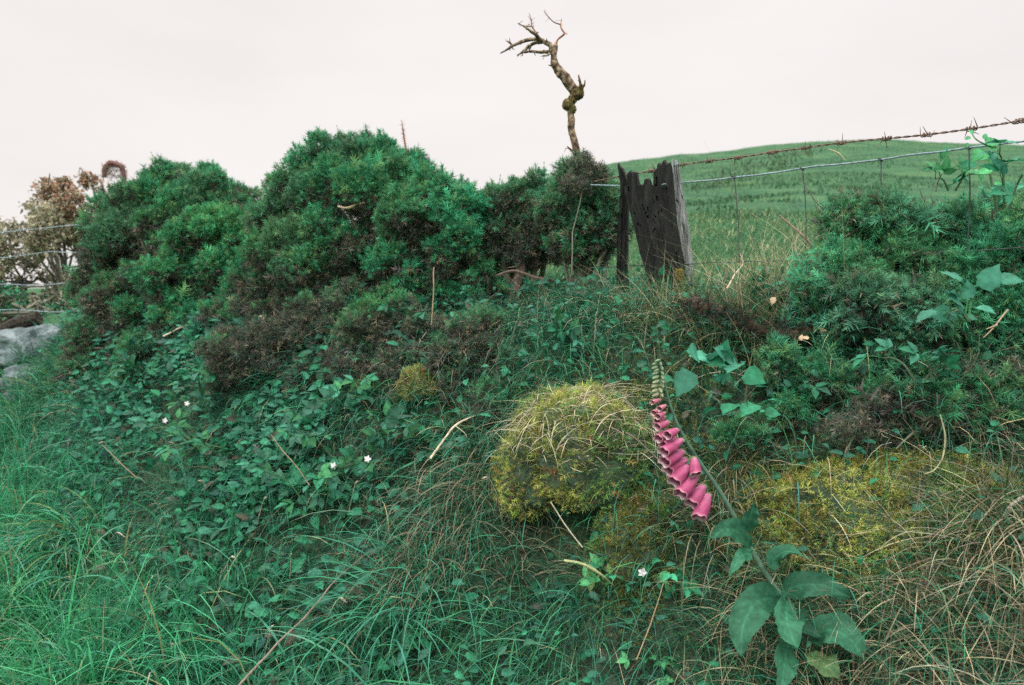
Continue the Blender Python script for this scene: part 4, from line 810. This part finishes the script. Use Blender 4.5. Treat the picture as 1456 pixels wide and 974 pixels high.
def bigleaf(parent, pts, wid, Ys, col, nrm=(0, -.8, .5), name='leaf', fold=.22):
    nu = 46; P = spline([at(*zl(*p), y) for p, y in zip(pts, Ys)], nu); T_ = unit(np.gradient(P, axis=0)); n = A(*nrm)
    X = unit(np.cross(T_, n)); N = np.cross(X, T_); u = np.linspace(0, 1, nu); w = wid/3.059/F*1.5*.5*np.sin(PI*np.clip(u*.97+.015, 0, 1)**.75)**.8
    rows = []; cols_ = []; sd = U(0, 9); ss = np.linspace(-1, 1, 17)
    for s in ss:
        vein = np.cos((u*9-abs(s)*2.2)*2*PI); sub = np.cos((u*31+s*13+sd)*2)
        ruf = .0042*np.sin(u*17+s*2+sd)*abs(s)**1.5-.0011*np.clip(vein, .3, 1)*(abs(s) < .9)+.0006*sub+.004*np.sin(u*5+sd)*s
        rows.append(P+X*(s*w*(1+.035*np.sin(u*75+sd)*(abs(s) == 1)+.08*np.sin(u*8+sd*(1 if s > 0 else 2))*abs(s)))[:, None]+N*(fold*w*abs(s)+ruf)[:, None])
        k = 1+.22*np.clip(vein-.55, 0, 1)/.45+(.4 if abs(s) < .05 else 0)+.12*noise(np.stack([u*14, 0*u+s*6, 0*u+sd], -1)); cols_.append(col*k[:, None]*A(1, 1, 1.03))
    V = np.stack(rows, 1); C = np.clip(np.stack(cols_, 1), 0, .8); m = len(ss); i = np.arange(nu-1)[:, None]*m; j = np.arange(m-1)[None]; f = np.stack([i+j, i+j+1, i+m+1+j, i+m+j], -1).reshape(-1, 4)
    return MB().add(V.reshape(-1, 3), f, C.reshape(-1, 3)).build(name, M_LEAF, parent, smooth=True)
GL = A(.03, .125, .068)
bigleaf(t, [(262, 232), (265, 175), (284, 108)], 90, [1.55, 1.53, 1.52], GL*.95, (0.1, -.9, .3))
bigleaf(t, [(268, 305), (215, 235), (150, 222), (92, 262)], 95, [1.54, 1.49, 1.46, 1.45], GL)
bigleaf(t, [(275, 325), (225, 340), (178, 425)], 62, [1.53, 1.48, 1.44], GL*1.25, (-.2, -.9, .5))
bigleaf(t, [(360, 400), (370, 350), (430, 318), (525, 350)], 88, [1.54, 1.55, 1.53, 1.5], GL*1.05, (.2, -.7, .7))
bigleaf(t, [(400, 492), (500, 462), (600, 470), (700, 520)], 120, [1.53, 1.50, 1.48, 1.46], GL*.8, (.0, -.85, .5))
bigleaf(t, [(395, 524), (300, 535), (235, 640), (225, 775)], 150, [1.52, 1.46, 1.41, 1.38], GL*.9, (-.3, -.9, .4))
bigleaf(t, [(425, 520), (425, 620), (470, 745)], 130, [1.52, 1.44, 1.40], GL*1.2, (.1, -.95, .3))
bigleaf(t, [(430, 715), (415, 800), (400, 930)], 125, [1.49, 1.42, 1.37], GL*1.1, (0, -.95, .3))
bigleaf(t, [(520, 690), (610, 660), (700, 700), (760, 790)], 150, [1.5, 1.46, 1.43, 1.41], GL*1.05, (.2, -.8, .6))
bigleaf(t, [(520, 760), (590, 810), (650, 880)], 120, [1.49, 1.43, 1.40], A(.08, .15, .06), (.1, -.8, .6))
bigleaf(t, [(480, 560), (500, 640), (600, 700)], 80, [1.51, 1.49, 1.47], GL*.7, (.3, -.8, .4))

# ================================================================== TWIGS, STALKS, ROOT
def twig(label, pts, Y, rad, col, name='twig', cat='twig', wob=.006, forks=()):
    mb = MB(); Yv = Y if isinstance(Y, (list, tuple)) else [Y]*len(pts)
    tube(mb, [at(x, y, q) for (x, y), q in zip(pts, Yv)], rad, 6, 14*len(pts), col, .2, 80, wob=wob, seed=len(label))
    for fk in forks: tube(mb, [at(x, y, Yv[0]) for x, y in fk], [rad[-1], .0006], 5, 14, col)
    return tag(mb.build(name, M_TWIG), label, cat)
WH = A(.62, .55, .42); TN = A(.40, .30, .2); DK = A(.16, .12, .10)
twig('pale curved twig above the brown tussock, left of the mossy boulder', [(612, 652), (628, 630), (645, 608), (665, 595), (692, 585)], [2.18, 2.2, 2.2, 2.25, 2.3], [.0035, .003, .0015], WH, forks=[[(648, 606), (660, 615), (664, 622)]])
twig('bleached twig poking from the left gorse', [(232, 478), (262, 463), (290, 446), (312, 428), (335, 418)], 3.55, [.0042, .0035, .0015], WH, wob=.015)
twig('thin bowed dry stem in front of the left gorse', [(363, 322), (352, 345), (349, 370), (357, 400), (372, 430)], 3.5, [.005, .004, .003], TN*1.1)
twig('short upright dead stem below the bright rounded gorse', [(617, 380), (616, 420), (613, 462)], 2.55, [.0022, .0018], TN*.9)
twig('long straight brown stalk slanting over the left verge', [(330, 985), (385, 925), (440, 870), (480, 822), (528, 780)], [1.75, 1.9, 2.0, 2.1, 2.2], [.003, .0026, .0014], A(.2, .165, .13), wob=.006)
twig('thin dead stalk leaning below the small mossy stone', [(905, 938), (918, 905), (930, 870), (943, 830)], 1.62, [.0015, .0011], TN, wob=.004)
twig('arched pale green stalk at the foot of the bank', [(802, 797), (828, 802), (852, 815), (873, 832)], 1.75, [.0028, .004, .001], A(.35, .4, .2), wob=.001, name='grass_stalk', cat='grass')
twig('white broken stick at the right edge of the boulder', [(1418, 744), (1436, 722), (1458, 706), (1500, 690)], 1.55, [.0025, .0035, .0035], A(.7, .66, .6), wob=.003)
twig('thin drooping stem hanging from the right gorse', [(1337, 590), (1344, 620), (1340, 650), (1328, 668), (1314, 674)], 1.6, [.0014, .0018, .001], A(.4, .4, .25), wob=.002)
twig('pale forked twig right of the split post', [(1034, 410), (1045, 392), (1056, 376), (1052, 360)], 2.1, [.0028, .0022, .001], WH, forks=[[(1047, 390), (1038, 380), (1025, 372)], [(1050, 386), (1060, 397)]])
twig('pinkish dry twig lying behind the netting', [(1106, 420), (1130, 403), (1155, 384)], 2.05, [.0028, .0012], TN*1.3)
twig('dark slanting stick behind the second netting stay', [(1108, 306), (1130, 326), (1152, 348), (1175, 372)], 2.2, [.0025, .004, .005], DK*1.6)
twig('bent straw stem over the hill, between the wires', [(1178, 212), (1192, 218), (1202, 228)], 2.0, [.0008, .0022, .0008], STRAW, wob=.001, name='grass_stalk', cat='grass')
twig('mossy twig lying in a brown hollow of the largest bush', [(480, 293), (492, 296), (505, 292), (518, 288)], 3.02, [.003, .006, .003], A(.45, .4, .25))
twig('dead branch under the level topped gorse', [(700, 394), (730, 386), (770, 396), (800, 398), (850, 380)], 2.9, [.005, .007, .004], DK)
twig('thin dead twig crossing the right edge of the mossy boulder', [(890, 615), (915, 632), (938, 655)], 1.72, [.0014, .0018], DK*1.2)
twig('straight straw stem crossing the dark hollow under the boulder', [(783, 714), (805, 748), (828, 778)], 1.75, [.0014, .0016], PALE, wob=.001, name='grass_stalk', cat='grass')
twig('dry stalk with bare tip left of the white flowers', [(385, 618), (402, 640), (425, 668), (440, 690)], 2.35, [.0014, .0017], TN*.8, wob=.004)
twig('brown stem poking up through the left verge grass', [(145, 632), (165, 652), (195, 680)], 2.75, [.0014, .0024], A(.24, .2, .14), wob=.002)
mb = MB(); tube(mb, [at(738, 355, 2.95), at(740, 385, 2.95), at(733, 410, 2.93), at(730, 440, 2.9)], [.02, .018, .024], 8, 40, DK, .3, 40, wob=.01); mb.build('trunk', M_TWIG, LT)
twig('pale dead stems in front of the gorse near the right edge', [(1398, 480), (1418, 462), (1434, 440)], 1.6, [.001, .0018], TN, forks=[[(1418, 462), (1402, 468)]])
mb = MB(); P = [ray(955, 430)+A(0, -.05, .02), at(985, 432, 2.05), at(1020, 445, 1.98), at(1055, 462, 1.93), at(1100, 476, 1.9), at(1150, 474, 1.9), at(1200, 470, 1.95)]
tube(mb, P, [.010, .009, .011, .013, .014, .010, .004], 12, 110, (.2, .19, .16), .6, 18, wob=.035, seed=3)
n = 800; q = spline(P, n)+RNG.normal(size=(n, 3))*A(.02, .02, .012)+.02*fbm(spline(P, n), 12, 4)[:, None]; sprigs(mb, q, unit(RNG.normal(size=(n, 3))+A(0, -.3, .1)), U(.008, .034, n), vary(A(1, 1, 1), n, .3)*np.array([A(.045, .042, .034), A(.1, .09, .065), G_DARK*.8, A(.04, .032, .028)])[RNG.integers(0, 4, n)], DEADSP, 1)
tag(mb.build('exposed_root', [M_BARK, M_GORSE]), 'dark brown matted root running right from the foot of the split post', 'root')
# whitish dead leaves by the root
for i, (x, y, s) in enumerate([(1172, 468, .022), (1150, 482, .018), (1138, 484, .014), (1176, 498, .014), (1100, 422, .018)]):
    mb = MB(); leaves(mb, at(x, y, 1.84)[None], unit(RNG.normal(size=(1, 3))), unit(A(0, -1, .6)+RNG.normal(size=3)*.3)[None], A(s), A(.55, .42, .28)[None], LEAFR)
    tag(mb.build('dead_leaf', M_LEAF), ['topmost pale curled dead leaf right of the brown root', 'pale dead leaf in the middle of the ones by the brown root', 'leftmost of the small dead leaves under the end of the root', 'lowest pale dead leaf under the right gorse', 'lone pale dead leaf above the brown root'][i], 'leaf')

# hillside furrow shrubs (dark line) 
mb = MB()
for u in np.linspace(0, 1, 60):
    x = 985+150*u; y = 272-57*u; b = ray(x, y+U(-3, 3)+2); Y = b[1]
    if Y > 120: continue
    n = 9; B = b+RNG.normal(size=(n, 3))*A(.02*Y, .03*Y, 0); B[:, 2] = H(B[:, 0], B[:, 1])
    blades(mb, B, U(.005, .010, n)*Y, U(0, 6.28, n), U(0, 1., n), U(.3, 1.5, n), U(.001, .002, n)*Y, vary(A(.05, .10, .05), n, .3), 3)
tag(mb.build('rush_band', M_GRASS), 'dark band of rushes along a furrow on the hill', 'rushes', kind='stuff')

# ================================================================== WORLD, SUN, CAMERA
w = bpy.data.worlds.new('World'); scn.world = w; w.use_nodes = True; nt = w.node_tree; nt.nodes.clear(); N = nt.nodes; L = nt.links
out = N.new('ShaderNodeOutputWorld'); bg = N.new('ShaderNodeBackground'); bg.inputs['Strength'].default_value = .1; L.new(bg.outputs[0], out.inputs[0])
sky = N.new('ShaderNodeTexSky'); sky.sky_type = 'NISHITA'; sky.sun_disc = False; sky.sun_elevation = math.radians(48); sky.sun_rotation = math.radians(200); sky.air_density = 1; sky.dust_density = 3
tc = N.new('ShaderNodeTexCoord'); sx_ = N.new('ShaderNodeSeparateXYZ'); L.new(tc.outputs['Generated'], sx_.inputs[0])
mr = N.new('ShaderNodeMapRange'); mr.interpolation_type = 'SMOOTHSTEP'; L.new(sx_.outputs['Z'], mr.inputs[0]); mr.inputs[1].default_value = .34; mr.inputs[2].default_value = .9; mr.inputs[3].default_value = 1; mr.inputs[4].default_value = 4.4
nz = N.new('ShaderNodeTexNoise'); nz.inputs['Scale'].default_value = 2.2; nz.inputs['Detail'].default_value = 5; mp = N.new('ShaderNodeMapping'); mp.inputs['Scale'].default_value = (1, 1, 3); L.new(tc.outputs['Generated'], mp.inputs[0]); L.new(mp.outputs[0], nz.inputs['Vector'])
m2 = N.new('ShaderNodeMapRange'); L.new(nz.outputs['Fac'], m2.inputs[0]); m2.inputs[1].default_value = .3; m2.inputs[2].default_value = .7; m2.inputs[3].default_value = .93; m2.inputs[4].default_value = 1.03
mu = N.new('ShaderNodeMath'); mu.operation = 'MULTIPLY'; L.new(mr.outputs[0], mu.inputs[0]); L.new(m2.outputs[0], mu.inputs[1])
vs = N.new('ShaderNodeVectorMath'); vs.operation = 'SCALE'; vs.inputs[0].default_value = (5.92, 5.62, 5.48); L.new(mu.outputs[0], vs.inputs['Scale'])
mx = N.new('ShaderNodeMix'); mx.data_type = 'RGBA'; mx.inputs[0].default_value = .96; L.new(sky.outputs[0], mx.inputs[6]); L.new(vs.outputs[0], mx.inputs[7]); L.new(mx.outputs[2], bg.inputs[0])
sl = bpy.data.lights.new('sun', 'SUN'); sl.energy = 1.5; sl.angle = math.radians(25); sl.color = (1, .97, .93); so = bpy.data.objects.new('sun', sl); COL.objects.link(so)
el, azs = math.radians(48), math.radians(200)
sd = Vector((math.sin(azs)*math.cos(el), math.cos(azs)*math.cos(el), math.sin(el))); so.rotation_euler = sd.to_track_quat('Z', 'Y').to_euler(); so.location = (0, 0, 8)
cam = bpy.data.cameras.new('camera'); co = bpy.data.objects.new('camera', cam); COL.objects.link(co); co.location = (0, 0, CAMZ); co.rotation_euler = (PI/2-PITCH, 0, 0)
cam.sensor_width = 36; cam.lens = F/W*36; cam.clip_start = .05; cam.clip_end = 9000; cam.dof.use_dof = True; cam.dof.focus_distance = 1.9; cam.dof.aperture_fstop = 5.0
scn.camera = co
scn.view_settings.view_transform = 'Standard'; scn.view_settings.look = 'None'; scn.view_settings.exposure = 0.7; scn.view_settings.gamma = 1
scn.cycles.max_bounces = 6; scn.cycles.diffuse_bounces = 4; scn.cycles.transmission_bounces = 4; scn.cycles.use_denoising = False
scn.render.use_persistent_data = False
